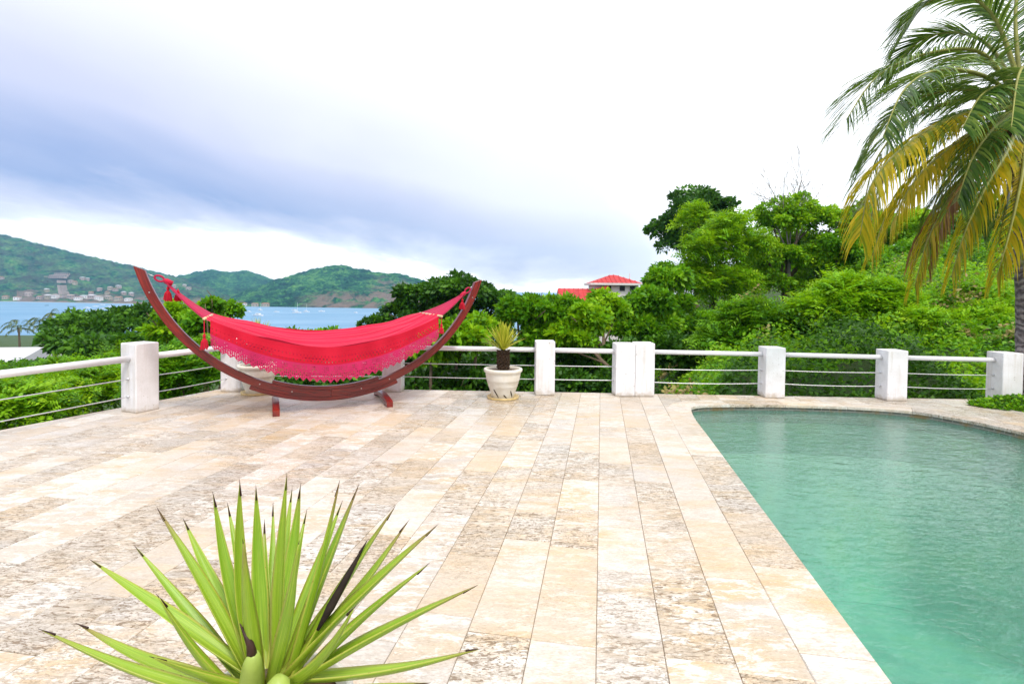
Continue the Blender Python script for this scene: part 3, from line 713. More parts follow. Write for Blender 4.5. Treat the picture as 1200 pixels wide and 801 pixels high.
# ------------------------------------------------------------------ hammock stand
TH = R(25.0); AD = Vector((math.cos(TH), math.sin(TH), 0)); AN = Vector((math.sin(TH), -math.cos(TH), 0))   # along the arch / towards the terrace
HC = Vector((-2.44, 7.12, 0)); CZ = 2.385
stand = thing('hammock_stand', 'curved mahogany arc hammock stand on two splayed feet', 'hammock stand', HC)
def arch_piece(name, r0, r1, a0, a1, w, n=40, parent=stand, cut=0.0, endcut=None):
    """rectangular bar bent along a circle; a is measured from straight down"""
    vs, fs, uvs = [], [], []
    for i in range(n + 1):
        a = a0 + (a1 - a0) * i / n
        for (r, s_) in ((r0, -1), (r1, -1), (r1, 1), (r0, 1)):
            aa = a
            if endcut and i == n: aa = a + endcut * (1 if r == r1 else 0)
            vs.append(AD * (r * math.sin(aa)) + AN * (s_ * w / 2) + Vector((0, 0, CZ - r * math.cos(aa)))); uvs.append((aa * r1, (r - r0) + s_ * 0.3))
    for i in range(n):
        for k in range(4): fs.append((4 * i + k, 4 * (i + 1) + k, 4 * (i + 1) + (k + 1) % 4, 4 * i + (k + 1) % 4))
    fs += [(3, 2, 1, 0), (4 * n, 4 * n + 1, 4 * n + 2, 4 * n + 3)]
    me = bpy.data.meshes.new(name); me.from_pydata([tuple(v) for v in vs], [], fs); me.update()
    uvl = me.uv_layers.new(name='UVMap')
    for p in me.polygons:
        for li in p.loop_indices: uvl.data[li].uv = uvs[me.loops[li].vertex_index]
    bmx = bmesh.new(); bmx.from_mesh(me); bmesh.ops.recalc_face_normals(bmx, faces=bmx.faces[:])
    bmesh.ops.bevel(bmx, geom=[e for e in bmx.edges if e.calc_face_angle(0) > 0.8], offset=0.006, segments=2, affect='EDGES'); bmx.to_mesh(me); bmx.free()
    return link(name, me, MAT['mahogany'], parent)
RI, RM, RO = 2.172, 2.268, 2.322
aL, aR = -R(73.2), R(71.2)
arch_piece('arch_arm', RI, RM, -0.0006, aL, 0.085, endcut=-0.035)
arch_piece('arch_arm', RI, RM, 0.0006, aR, 0.085, endcut=0.035)
arch_piece('arch_base', RM + 0.001, RO, -0.44, 0.40, 0.09)
arch_piece('splice_plate', RI - 0.045, RI - 0.001, -0.34, 0.30, 0.07)
for a in (-0.40, -0.22, 0.18, 0.36, -1.16, 1.14):
    b = MB(); r_ = (RI + RM) / 2; c = AD * (r_ * math.sin(a)) + Vector((0, 0, CZ - r_ * math.cos(a)))
    b.tube([c + AN * 0.04, c + AN * 0.049], 0.008, 10); b.build('bolt', MAT['steel'], stand)
def foot(t_, side):
    """cross beam under the arch: highest at the arch, curving down to the floor at both ends"""
    me = bpy.data.meshes.new('foot'); vs, fs = [], []; n = 16; hw = 0.04
    for i in range(n + 1):
        k = -1 + 2 * i / n; y = k * 0.47; top = 0.115 - 0.035 * abs(k) ** 1.6; bot = 0.055 * (1 - abs(k) ** 2.0) if abs(k) < 0.86 else 0.0
        if abs(k) >= 0.999: top = 0.072
        for (s_, z) in ((-1, bot), (1, bot), (1, top), (-1, top)): vs.append(AD * (t_ + s_ * hw) + AN * y + Vector((0, 0, z)))
    for i in range(n):
        for k in range(4): fs.append((4 * i + k, 4 * i + (k + 1) % 4, 4 * (i + 1) + (k + 1) % 4, 4 * (i + 1) + k))
    fs += [(0, 3, 2, 1), (4 * n, 4 * n + 1, 4 * n + 2, 4 * n + 3)]
    me.from_pydata([tuple(v) for v in vs], [], fs); me.update()
    uvl = me.uv_layers.new(name='UVMap')
    for p in me.polygons:
        for li in p.loop_indices: v = me.vertices[me.loops[li].vertex_index].co; uvl.data[li].uv = (v.dot(AN), v.z + v.dot(AD))
    return link('foot', me, MAT['mahogany'], stand)
foot(-0.68, -1); foot(0.70, 1)

# hammock ------------------------------------------------------------------
ham = thing('hammock', 'red cloth hammock with spreader bars and pink crocheted lace valance hanging in the stand', 'hammock', HC)
def hp(t_, n_, z): return AD * t_ + AN * n_ + Vector((0, 0, z))
T0, T1 = -1.43, 1.38
def edge_z(t_, n_):
    k = (2 * (t_ - T0) / (T1 - T0) - 1)
    mid = 0.89 - 0.075 * (n_ / 0.5) - 0.07 * (1 - (n_ / 0.5) ** 2)
    return mid + (1.205 - mid) * abs(k) ** 1.85
def width(t_):
    k = (2 * (t_ - T0) / (T1 - T0) - 1); return 0.50 - 0.05 * (1 - k * k)
def uv_grid(name, fn, nu, nv, mat, parent, keep=None, solid=0.0, vecuv=None):
    vs = [tuple(fn(i / nu, j / nv)) for j in range(nv + 1) for i in range(nu + 1)]
    fs = [(j * (nu + 1) + i, j * (nu + 1) + i + 1, (j + 1) * (nu + 1) + i + 1, (j + 1) * (nu + 1) + i) for j in range(nv) for i in range(nu) if keep is None or keep(i, j)]
    me = bpy.data.meshes.new(name); me.from_pydata(vs, [], fs); me.update()
    uvl = me.uv_layers.new(name='UVMap')
    for p in me.polygons:
        for li in p.loop_indices:
            vi = me.loops[li].vertex_index; uvl.data[li].uv = ((vi % (nu + 1)) / nu, (vi // (nu + 1)) / nv)
    bmx = bmesh.new(); bmx.from_mesh(me)
    bmesh.ops.delete(bmx, geom=[v for v in bmx.verts if not v.link_faces], context='VERTS')
    bmx.to_mesh(me); bmx.free()
    return link(name, me, mat, parent, True)
def bed(u, v):
    t_ = T0 + (T1 - T0) * u; k = 2 * u - 1; n_ = (2 * v - 1) * width(t_)
    pl = 0.020 * math.sin(v * 31 + 1.5 * math.sin(u * 3)) * (0.35 + 0.65 * abs(k)) + 0.010 * math.sin(v * 67 + u * 4 + 2 * math.sin(u * 5))
    wob = 0.03 * (mnoise.noise(Vector((u * 6, v * 4, 1.3))))
    return hp(t_, n_, edge_z(t_, n_ / width(t_) * 0.5) + pl + wob)
uv_grid('bed', bed, 90, 80, MAT['cloth_red'], ham)
def valance_pt(u, d):
    t_ = T0 + 0.06 + (T1 - T0 - 0.10) * u; n_ = width(t_)
    sway = 0.018 * math.sin(u * 46 + 2.0 * math.sin(u * 9)) + 0.03 * mnoise.noise(Vector((u * 9, d * 2, 4)))
    k = 2 * u - 1
    z = edge_z(t_, 0.5) - d * (0.86 - 0.26 * k * k)
    return hp(t_, n_ + 0.012 + (sway + 0.02 * math.sin(d * 5)) * min(1, d / 0.2) + 0.015, z + 0.012)
def up_keep(i, j):
    if j in (7, 11): return i % 5 != 2
    if j in (9,): return i % 5 not in (0, 4) or (i // 40) % 2 == 0
    return True
uv_grid('valance', lambda u, v: valance_pt(u, 0.26 * v), 330, 14, MAT['cloth_scarlet'], ham, up_keep)
# lace: lattice of diamonds with open cells, zigzag hem
NT = 34
def lace_fn(u, v):
    return valance_pt(u, 0.255 + 0.27 * v)
NU, NV = NT * 14, 34
def lace_keep(i, j):
    x = i % 14; tooth = abs(x - 6.5) / 7.0
    if j > NV - 1 - 7 * tooth: return False                            # zigzag hem
    hem = NV - 1 - 7 * tooth - j
    if hem < 1.6 or j < 2: return True
    a, c = (i + j) % 14, (i - j) % 14
    if a in (0, 1) or c in (0, 1): return True                          # big lattice
    if j < 16: return not ((i % 3 == 1) and (j % 3 == 1)) if ((a + c) // 4) % 2 else not ((i % 4 in (1, 2)) and (j % 4 == 1))
    return not ((i % 4 in (0, 1)) and (j % 4 in (1, 2)))
uv_grid('lace_trim', lace_fn, NU, NV, MAT['lace_pink'], ham, lace_keep)
# far-side valance (seen through the lace and from the other side)
def far_pt(u, d):
    t_ = T0 + 0.06 + (T1 - T0 - 0.10) * u; n_ = -width(t_)
    return hp(t_, n_ - 0.02 - 0.02 * math.sin(u * 40) * min(1, d / 0.2), edge_z(t_, -0.5) - d * 0.9 + 0.01)
uv_grid('valance', lambda u, v: far_pt(u, 0.26 * v), 120, 8, MAT['cloth_scarlet'], ham)
uv_grid('lace_trim', lambda u, v: far_pt(u, 0.255 + 0.24 * v * (0.85 + 0.15 * abs(((u * NT) % 1) * 2 - 1))), 34 * 8, 14, MAT['lace_pink'], ham, lambda i, j: not (i % 3 == 1 and j % 3 == 1))
RINGL, RINGR = hp(-1.90, 0, 1.645), hp(1.92, 0, 1.535)
for (tt, ring, s_) in ((T0, RINGL, -1), (T1, RINGR, 1)):
    b = MB(); b.tube([hp(tt, -0.56, 1.205), hp(tt, 0.56, 1.205)], 0.017, 12); b.build('spreader_bar', MAT['spreader_wood'], ham, True)
    def tri(u, v, tt=tt, ring=ring, s_=s_):
        w_ = 0.50 * (1 - u) ** 1.05 + 0.018; base = hp(tt, 0, 1.205)
        p = base.lerp(ring, u); k = 2 * v - 1
        return p + AN * (k * w_) + Vector((0, 0, 0.02 * math.sin(k * 26) * (1 - 0.5 * u) - 0.05 * u * (1 - u) * 2))
    uv_grid('end_cloth', tri, 24, 40, MAT['cloth_pink'], ham)
    # ring loop of bound cord, chain link and hook to the stand
    ta = R(72.0 if s_ < 0 else 69.5); tip = AD * (2.165 * math.sin(ta) * s_) + Vector((0, 0, CZ - 2.165 * math.cos(ta)))
    d = (tip - ring); dn = d.normalized(); up = dn.cross(AN).normalized()
    loop = [ring + dn * 0.045 + (dn * math.cos(a) * 0.05 + up * math.sin(a) * 0.032) for a in np.linspace(0, 2 * math.pi, 17)]
    b = MB(); b.tube(loop, 0.012, 8); b.build('loop', MAT['cloth_pink'], ham, True)
    b = MB(); b.tube([ring - dn * 0.10, ring - dn * 0.03, ring + dn * 0.0], [0.030, 0.034, 0.020], 12); b.build('binding', MAT['cloth_red'], ham, True)
    b = MB(); b.tube([ring + dn * 0.085, tip], 0.006, 8); b.build('hook_rod', MAT['steel'], stand, True)
def tassel(p, L, r_, cord=0.08):
    b = MB(); b.tube([p, p - Vector((0, 0, cord))], 0.006, 6)
    q_ = p - Vector((0, 0, cord)); rr_ = random.Random(int(p.x * 1000))
    b.tube([q_, q_ - Vector((0, 0, 0.02)), q_ - Vector((0, 0, 0.04))], [0.012, 0.018, 0.012], 10)
    for k in range(34):
        a = k * 2.399; rad = r_ * math.sqrt((k + .5) / 34)
        e = q_ + Vector((math.cos(a) * rad, math.sin(a) * rad, -L * rr_.uniform(0.9, 1.05)))
        b.tube([q_ - Vector((0, 0, 0.035)), q_.lerp(e, 0.5) + Vector((math.cos(a), math.sin(a), 0)) * rad * 0.2, e], 0.0055, 4)
    b.build('tassel', MAT['cloth_scarlet'], ham)
tassel(hp(T0, 0.545, 1.20), 0.17, 0.042, 0.17); tassel(hp(T1, 0.545, 1.20), 0.13, 0.035, 0.10)
tassel(RINGL - AD * -0.05 + AN * 0.03 + Vector((0, 0, -0.03)), 0.17, 0.045, 0.05); tassel(RINGL + AD * 0.15 + AN * 0.02 + Vector((0, 0, -0.10)), 0.13, 0.04, 0.02)
tassel(RINGR - AD * 0.06 + AN * 0.03 + Vector((0, 0, -0.06)), 0.15, 0.05, 0.04)

# ------------------------------------------------------------------ leaves
def unit(v): return v / np.maximum(np.linalg.norm(v, axis=1, keepdims=True), 1e-6)
def leaf_quads(P, D, Nn, L, Wd, fold=0.0):
    """one folded diamond per leaf: base, side, tip, side"""
    S_ = unit(np.cross(D, Nn)); M_ = P + D * (L * 0.45)[:, None]
    V = np.stack([P, M_ + S_ * (Wd / 2)[:, None], P + D * L[:, None] - Nn * (L * fold)[:, None], M_ - S_ * (Wd / 2)[:, None]], 1)
    n = len(P); return V.reshape(-1, 3), np.arange(4 * n).reshape(n, 4)
def crown_points(blobs, nleaf, rng, clump=0.34, fill=0.35, ymin=None):
    """blobs: (centre, (rx,ry,rz)); returns leaf positions, outward dirs, clump tints"""
    vol = np.array([r[0] * r[1] * r[2] for c, r in blobs]) ** 0.67; share = vol / vol.sum()
    Ps, Ds, Ts = [], [], []
    for (c, r), sh in zip(blobs, share):
        c, r = np.array(c), np.array(r); n = int(nleaf * sh); k = max(6, int(26 * (1 if len(blobs) < 4 else 0.7)))
        d = unit(rng.normal(size=(k, 3))); d[:, 2] = np.where(d[:, 2] < -0.3, -d[:, 2] * 0.6, d[:, 2])
        cc = c + d * r * rng.uniform(0.45, 0.88, (k, 1)); cr = r.mean() * clump * rng.uniform(0.65, 1.3, k)
        ct = rng.uniform(0, 1, k); which = rng.integers(0, k, n)
        o = unit(rng.normal(size=(n, 3))); o[:, 2] = np.where((o[:, 2] < 0) & (rng.random(n) < 0.6), -o[:, 2], o[:, 2])
        rad = np.where(rng.random(n) < fill, rng.random(n) ** 0.5, rng.uniform(0.8, 1.12, n))
        flat = np.array([1.15, 1.15, 0.75])
        Ps.append(cc[which] + o * flat * (cr[which] * rad)[:, None]); Ds.append(unit(o + 0.5 * (cc[which] - c) / r.mean()))
        Ts.append(0.55 * ct[which] + 0.45 * rng.random(n))
    return np.concatenate(Ps), np.concatenate(Ds), np.concatenate(Ts)
def leaf_mesh(name, P, D, T, size, rng, style='broad'):
    n = len(P)
    if style == 'broad':
        d = unit(D + rng.normal(size=(n, 3)) * 0.7 + np.array([0, 0, -0.25])); nn = unit(np.cross(d, rng.normal(size=(n, 3)))); up = np.array([0, 0, 1.0])
        nn = unit(nn + up * 0.9 + D * 0.5); L = size * rng.uniform(0.5, 1.5, n)
        V, Q = leaf_quads(P, d, nn, L, L * rng.uniform(0.42, 0.62, n), 0.12); return np_mesh(name, V, Q, T)
    # feathery: a drooping pinnate spray of narrow leaflets on both sides of an axis
    d = unit(D + rng.normal(size=(n, 3)) * 0.55 + np.array([0, 0, 0.1])); nn = unit(np.array([0, 0, 1.0]) + rng.normal(size=(n, 3)) * 0.35)
    S_ = unit(np.cross(d, nn)); L = size * rng.uniform(0.7, 1.3, n)
    Vs, Qs, Ts, base = [], [], [], 0
    for k, f in enumerate((0.18, 0.45, 0.72, 1.0)):
        for sd in (-1, 1):
            a = P + d * (L * f)[:, None] - np.array([0, 0, 1.0]) * (L * 0.28 * f * f)[:, None]
            ld = unit(S_ * sd + d * 0.55 + np.array([0, 0, -0.22])); ll = L * 0.42 * (1.1 - 0.5 * abs(f - 0.45))
            V, Q = leaf_quads(a, ld, nn, ll, ll * 0.36, 0.1); Vs.append(V); Qs.append(Q + base); base += len(V); Ts.append(T)
    return np_mesh(name, np.concatenate(Vs), np.concatenate(Qs), np.concatenate(Ts))

def limbs(b, base, tops, r0, rng, split=0.45):
    base = Vector(base); mid = Vector((sum(t.x for t in tops) / len(tops), sum(t.y for t in tops) / len(tops), sum(t.z for t in tops) / len(tops)))
    fork = base.lerp(mid, split) + Vector((rng.normal() * r0 * 2, rng.normal() * r0 * 2, 0))
    b.tube([base - Vector((0, 0, 0.3)), base + Vector((0, 0, 0.05)), base.lerp(fork, 0.5) + Vector((rng.normal() * r0, rng.normal() * r0, 0)), fork], [r0 * 1.5, r0 * 1.15, r0 * 0.9, r0 * 0.75], 8)
    for t in tops:
        m_ = fork.lerp(t, 0.5) + Vector((rng.normal(), rng.normal(), abs(rng.normal()))) * r0 * 1.5
        b.tube([fork, m_, t], [r0 * 0.6, r0 * 0.4, r0 * 0.12], 6)
        for _ in range(3):
            e = t + Vector((rng.normal(), rng.normal(), rng.normal() * 0.6)) * min((t - fork).length * 0.28, r0 * 2.2)
            b.tube([m_.lerp(t, rng.uniform(0.2, 0.9)), e], [r0 * 0.22, r0 * 0.05], 5)

NTREE = [0]
def tree(name, label, cat, blobs_px, depth, nleaf, size, mat, style='broad', bark='bark', group=None, clump=0.34, fill=0.35, ydepth=0.8, trunk_px=None, r0=None, shift=None):
    NTREE[0] += 1; rng = np.random.default_rng(100 + NTREE[0])
    blobs = []
    for bl in blobs_px:
        px, py, rx, ry = bl[:4]; d = depth + (bl[4] if len(bl) > 4 else 0)
        c = at(px, py, d); wx, wz = rx / F * d, ry / F * d
        blobs.append((tuple(c), (wx, max(wx, wz) * ydepth, wz)))
    cx = trunk_px if trunk_px is not None else sum(bl[0] for bl in blobs_px) / len(blobs_px)
    bx = (cx - 600) / F * depth; by = depth; bz = float(ground_h(np.array([bx]), np.array([by]))[0])
    t = thing(name, label, cat, (bx, by, bz), group=group); base = np.array([bx, by, bz])
    hgt = max(b_[0][2] for b_ in blobs) - bz; r_ = r0 or max(0.05, min(0.32, hgt * 0.028))
    b = MB(); tops = [Vector(c) - Vector((bx, by, bz)) + Vector((0, 0, r3[2] * 0.25)) for c, r3 in blobs]
    low = min(tp.z for tp in tops)
    limbs(b, (0, 0, 0), [Vector((tp.x, tp.y, max(tp.z, 0.4))) for tp in tops], r_, rng)
    b.build('trunk', MAT[bark], t, True)
    P, D, T = crown_points([(np.array(c) - base, r3) for c, r3 in blobs], nleaf, rng, clump, fill)
    gz = ground_h(P[:, 0] + bx, P[:, 1] + by) - bz
    ok = P[:, 2] > gz - 0.1; P, D, T = P[ok], D[ok], T[ok]
    # keep leaves off the terrace
    ok = ~((P[:, 0] + bx > -5.3) & (P[:, 1] + by < 8.75) & (P[:, 2] + bz > -2.5)); P, D, T = P[ok], D[ok], T[ok]
    link('crown', leaf_mesh('crown', P, D, T, size, rng, style), MAT[mat], t)
    return t

# --- left: shrubs just below the terrace edge
G1 = 'bright shrubs below the terrace'
tree('shrub', 'bright green feathery shrub below the left railing', 'shrub', [(20, 478, 48, 28), (-40, 480, 60, 34), (62, 470, 40, 26, 1)], 9.5, 5200, 0.26, 'lf_bright', 'feather', group=G1, ydepth=0.7)
tree('shrub', 'bright green feathery shrub behind the square post of the left railing', 'shrub', [(110, 456, 48, 30), (150, 440, 40, 30, 1.5), (75, 446, 40, 24, 2)], 12, 5200, 0.28, 'lf_bright', 'feather', group=G1, ydepth=0.7)
tree('shrub', 'bright green shrub between the left railing post and the corner post', 'shrub', [(212, 436, 36, 32), (240, 425, 30, 30, 1), (190, 455, 30, 25)], 11.5, 4600, 0.26, 'lf_mid', 'feather', group=G1, ydepth=0.7)
tree('shrub', 'low mid green shrub filling the slope under the dark spreading tree', 'shrub', [(20, 455, 60, 22), (-60, 450, 60, 25)], 15, 3600, 0.30, 'lf_mid', 'feather', group=G1)
tree('tree', 'dark green spreading tree beyond the left railing with the bay behind it', 'tree', [(105, 388, 50, 26), (80, 404, 36, 20, -3), (150, 380, 40, 22, 2), (20, 440, 50, 16, -6), (130, 415, 55, 22, -5), (185, 392, 26, 24, 2)], 32, 19000, 0.30, 'lf_dark', clump=0.30, fill=0.3, trunk_px=100)
tree('tree', 'leafy light green tree rising behind the left arm of the hammock stand', 'tree', [(203, 372, 17, 20), (196, 395, 22, 20), (222, 392, 22, 16)], 17, 5200, 0.19, 'lf_bright', trunk_px=205)
tree('tree', 'pale speckled tree behind the hammock tassel', 'tree', [(238, 382, 24, 22), (250, 360, 14, 12), (232, 410, 28, 20), (270, 365, 14, 12, 2)], 15, 6200, 0.15, 'lf_mid', trunk_px=240)
tree('tree', 'low green treetop seen over the middle of the hammock', 'tree', [(345, 404, 40, 16), (300, 408, 40, 14), (385, 401, 30, 13), (420, 402, 26, 14, 3)], 42, 13000, 0.36, 'lf_mid', clump=0.3, trunk_px=350)
tree('tree', 'dark shrubby tree below the terrace under the hammock', 'tree', [(330, 432, 70, 26), (410, 428, 60, 28), (470, 425, 50, 28), (270, 440, 30, 20)], 17, 12000, 0.20, 'lf_dark', trunk_px=380)
# --- the round-clumped dark tree behind the right arm of the stand
tree('tree', 'big dark green tree with rounded clumps behind the right arm of the hammock stand', 'tree', [(545, 345, 44, 26), (497, 350, 34, 25), (585, 358, 24, 26), (520, 372, 50, 24), (468, 366, 20, 16), (445, 380, 22, 12), (560, 385, 45, 22)], 30, 30000, 0.24, 'lf_dark', clump=0.30, fill=0.25, trunk_px=530)
tree('tree', 'bright green leafy tree in front of the big dark tree', 'tree', [(535, 400, 40, 22), (505, 412, 30, 18), (560, 392, 24, 20, 1)], 13.8, 9000, 0.19, 'lf_bright', trunk_px=530)
tree('tree', 'dark green tree behind the potted cycad by the square post', 'tree', [(632, 370, 36, 28), (606, 372, 26, 28), (655, 363, 24, 20), (640, 400, 40, 18)], 15.5, 15000, 0.17, 'lf_mid', trunk_px=635)
tree('tree', 'light green tree in front of the red roofed house', 'tree', [(688, 378, 28, 22), (708, 362, 30, 18, 2), (672, 395, 30, 20)], 15, 12000, 0.17, 'lf_bright', trunk_px=690)
tree('tree', 'tall dense green tree to the right of the red roofed house', 'tree', [(760, 358, 34, 26), (784, 332, 32, 28, 1), (760, 390, 42, 34), (735, 385, 30, 30), (800, 380, 40, 40, 1)], 20, 27000, 0.20, 'lf_mid', clump=0.3, trunk_px=765)
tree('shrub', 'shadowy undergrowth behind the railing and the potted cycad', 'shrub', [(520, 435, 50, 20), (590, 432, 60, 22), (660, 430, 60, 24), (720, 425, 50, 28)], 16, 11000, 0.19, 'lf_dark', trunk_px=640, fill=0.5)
tree('tree', 'very dark round topped tree high on the slope', 'tree', [(818, 245, 46, 26), (785, 268, 28, 24), (840, 262, 36, 30), (800, 290, 34, 24)], 46, 17000, 0.34, 'lf_dark', clump=0.32, fill=0.3, trunk_px=815)
tree('tree', 'feathery light green tree below the dark round topped tree', 'tree', [(830, 300, 38, 34), (862, 285, 34, 36), (812, 335, 40, 32), (850, 340, 40, 34), (815, 262, 20, 22, 4)], 25, 5200, 0.46, 'lf_bright', 'feather', trunk_px=845)
tree('tree', 'tall open branched green tree with bare twigs at its top', 'tree', [(905, 268, 30, 36), (935, 256, 34, 34), (920, 310, 40, 34), (965, 300, 28, 36), (890, 335, 34, 30), (950, 345, 38, 28), (985, 262, 16, 22), (885, 300, 30, 30), (962, 262, 22, 26), (930, 290, 36, 30, 2)], 27, 38000, 0.17, 'lf_bright', clump=0.26, fill=0.2, bark='bark', trunk_px=915)
tree('tree', 'thin dark green tree partly hidden behind the drooping palm fronds', 'tree', [(985, 300, 24, 30), (1000, 275, 20, 20), (1000, 325, 28, 22)], 26, 7500, 0.20, 'lf_mid', clump=0.28, fill=0.2, trunk_px=975)
tree('shrub', 'bright lime rounded shrub mound under the palm fronds', 'shrub', [(1005, 350, 48, 28), (965, 372, 42, 26), (1040, 372, 40, 30)], 15, 4600, 0.34, 'lf_lime', 'feather', trunk_px=1005)
tree('shrub', 'green spreading shrub above the railing left of the lime mound', 'shrub', [(880, 382, 40, 26), (915, 395, 40, 24), (850, 400, 34, 22)], 15.5, 4200, 0.32, 'lf_mid', 'feather', trunk_px=885)
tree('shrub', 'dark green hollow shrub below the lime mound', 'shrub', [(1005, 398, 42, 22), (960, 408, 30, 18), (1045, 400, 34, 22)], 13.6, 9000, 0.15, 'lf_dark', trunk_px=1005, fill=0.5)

for px0, lab in ((330, 'dark low shrub just beyond the back railing below the hammock valance'), (430, 'dark low shrub beyond the railing under the right foot of the hammock stand'), (530, 'dark low shrub beyond the railing left of the potted cycad'), (630, 'dark low shrub beyond the railing behind the square post by the cycad'), (705, 'dark low shrub beyond the railing left of the double posts')):
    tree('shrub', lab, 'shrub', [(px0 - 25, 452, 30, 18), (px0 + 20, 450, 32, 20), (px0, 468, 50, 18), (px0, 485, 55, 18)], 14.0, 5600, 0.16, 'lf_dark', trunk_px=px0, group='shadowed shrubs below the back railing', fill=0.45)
GR = 'trees along the top of the bank'
tree('tree', 'dense green tree on the bank seen through the palm fronds', 'tree', [(1050, 318, 34, 26), (1085, 305, 36, 30), (1060, 345, 40, 20)], 25, 9000, 0.24, 'lf_mid', trunk_px=1065)
tree('tree', 'dark tree on the bank directly behind the palm crown', 'tree', [(1130, 290, 40, 34), (1165, 280, 36, 36), (1145, 325, 46, 26), (1200, 295, 40, 40)], 27, 13000, 0.25, 'lf_dark', trunk_px=1150)
tree('tree', 'broad green tree on the bank right of the palm trunk', 'tree', [(1260, 285, 50, 44), (1320, 280, 50, 46), (1290, 330, 60, 30)], 26, 9000, 0.26, 'lf_mid', trunk_px=1290)
tree('tree', 'light green tree between the open branched tree and the palm fronds', 'tree', [(1015, 262, 30, 30), (1045, 275, 34, 32), (1005, 300, 34, 30), (1075, 270, 34, 34), (1040, 320, 44, 26)], 30, 24000, 0.19, 'lf_bright', clump=0.3, trunk_px=1030)
tree('tree', 'dense mid green thicket closing the gap behind the open branched tree', 'tree', [(900, 325, 44, 26), (955, 318, 44, 30), (1010, 310, 40, 34), (980, 345, 50, 22)], 34, 17000, 0.28, 'lf_mid', clump=0.34, fill=0.5, trunk_px=955)
tree('tree', 'dense bright thicket on the bank behind the yellow fronds', 'tree', [(1090, 285, 46, 34), (1140, 270, 44, 40), (1190, 265, 44, 44), (1120, 320, 56, 26)], 33, 17000, 0.28, 'lf_bright', clump=0.34, fill=0.45, trunk_px=1130)
tree('shrub', 'leafy lime shrub low on the bank under the brown palm frond', 'shrub', [(1075, 385, 34, 22), (1110, 392, 36, 22), (1155, 380, 34, 24)], 13.8, 4200, 0.26, 'lf_lime', 'feather', trunk_px=1110)
tree('shrub', 'bushy green shrub halfway up the bank left of the palm trunk', 'shrub', [(1110, 362, 36, 22), (1150, 355, 36, 24), (1085, 378, 30, 16)], 16, 3600, 0.30, 'lf_bright', 'feather', trunk_px=1120)
tree('shrub', 'dark leafy shrub on the bank close behind the pool railing', 'shrub', [(1105, 405, 34, 20), (1145, 400, 34, 24), (1180, 395, 30, 26)], 13, 8000, 0.13, 'lf_mid', trunk_px=1140)
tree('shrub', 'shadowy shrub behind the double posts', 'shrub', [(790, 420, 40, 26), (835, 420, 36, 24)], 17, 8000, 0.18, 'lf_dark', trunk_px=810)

# bare twigs above the open branched tree
def twig_tree():
    rng = np.random.default_rng(5); base = at(925, 300, 27); gz = float(ground_h(np.array([base.x]), np.array([base.y]))[0])
    t = thing('bare_tree', 'leafless grey twiggy tree poking above the green trees', 'tree', (base.x, base.y, gz)); b = MB()
    org = Vector((0, 0, 0)); top = base - Vector((base.x, base.y, gz))
    b.tube([org - Vector((0, 0, .3)), org.lerp(top, .5), top], [0.12, 0.10, 0.08], 7)
    def br(p, d, L, r_, lv):
        q_ = p + d * L; b.tube([p, p.lerp(q_, .5) + Vector(rng.normal(size=3)) * L * .05, q_], [r_, r_ * .75, r_ * .5], 5)
        if lv:
            for _ in range(4):
                nd_ = (d + Vector(rng.normal(size=3)) * 0.38).normalized(); br(p.lerp(q_, rng.uniform(.45, 1)), nd_, L * rng.uniform(.45, .75), r_ * .5, lv - 1)
    for px, py in ((955, 235), (900, 240), (935, 215), (1000, 265), (915, 225)):
        e = at(px, py, 27) - Vector((base.x, base.y, gz)); br(top, (e - top).normalized(), (e - top).length * 0.8, 0.045, 3)
    b.build('branches', MAT['bark_grey'], t, True)
twig_tree()

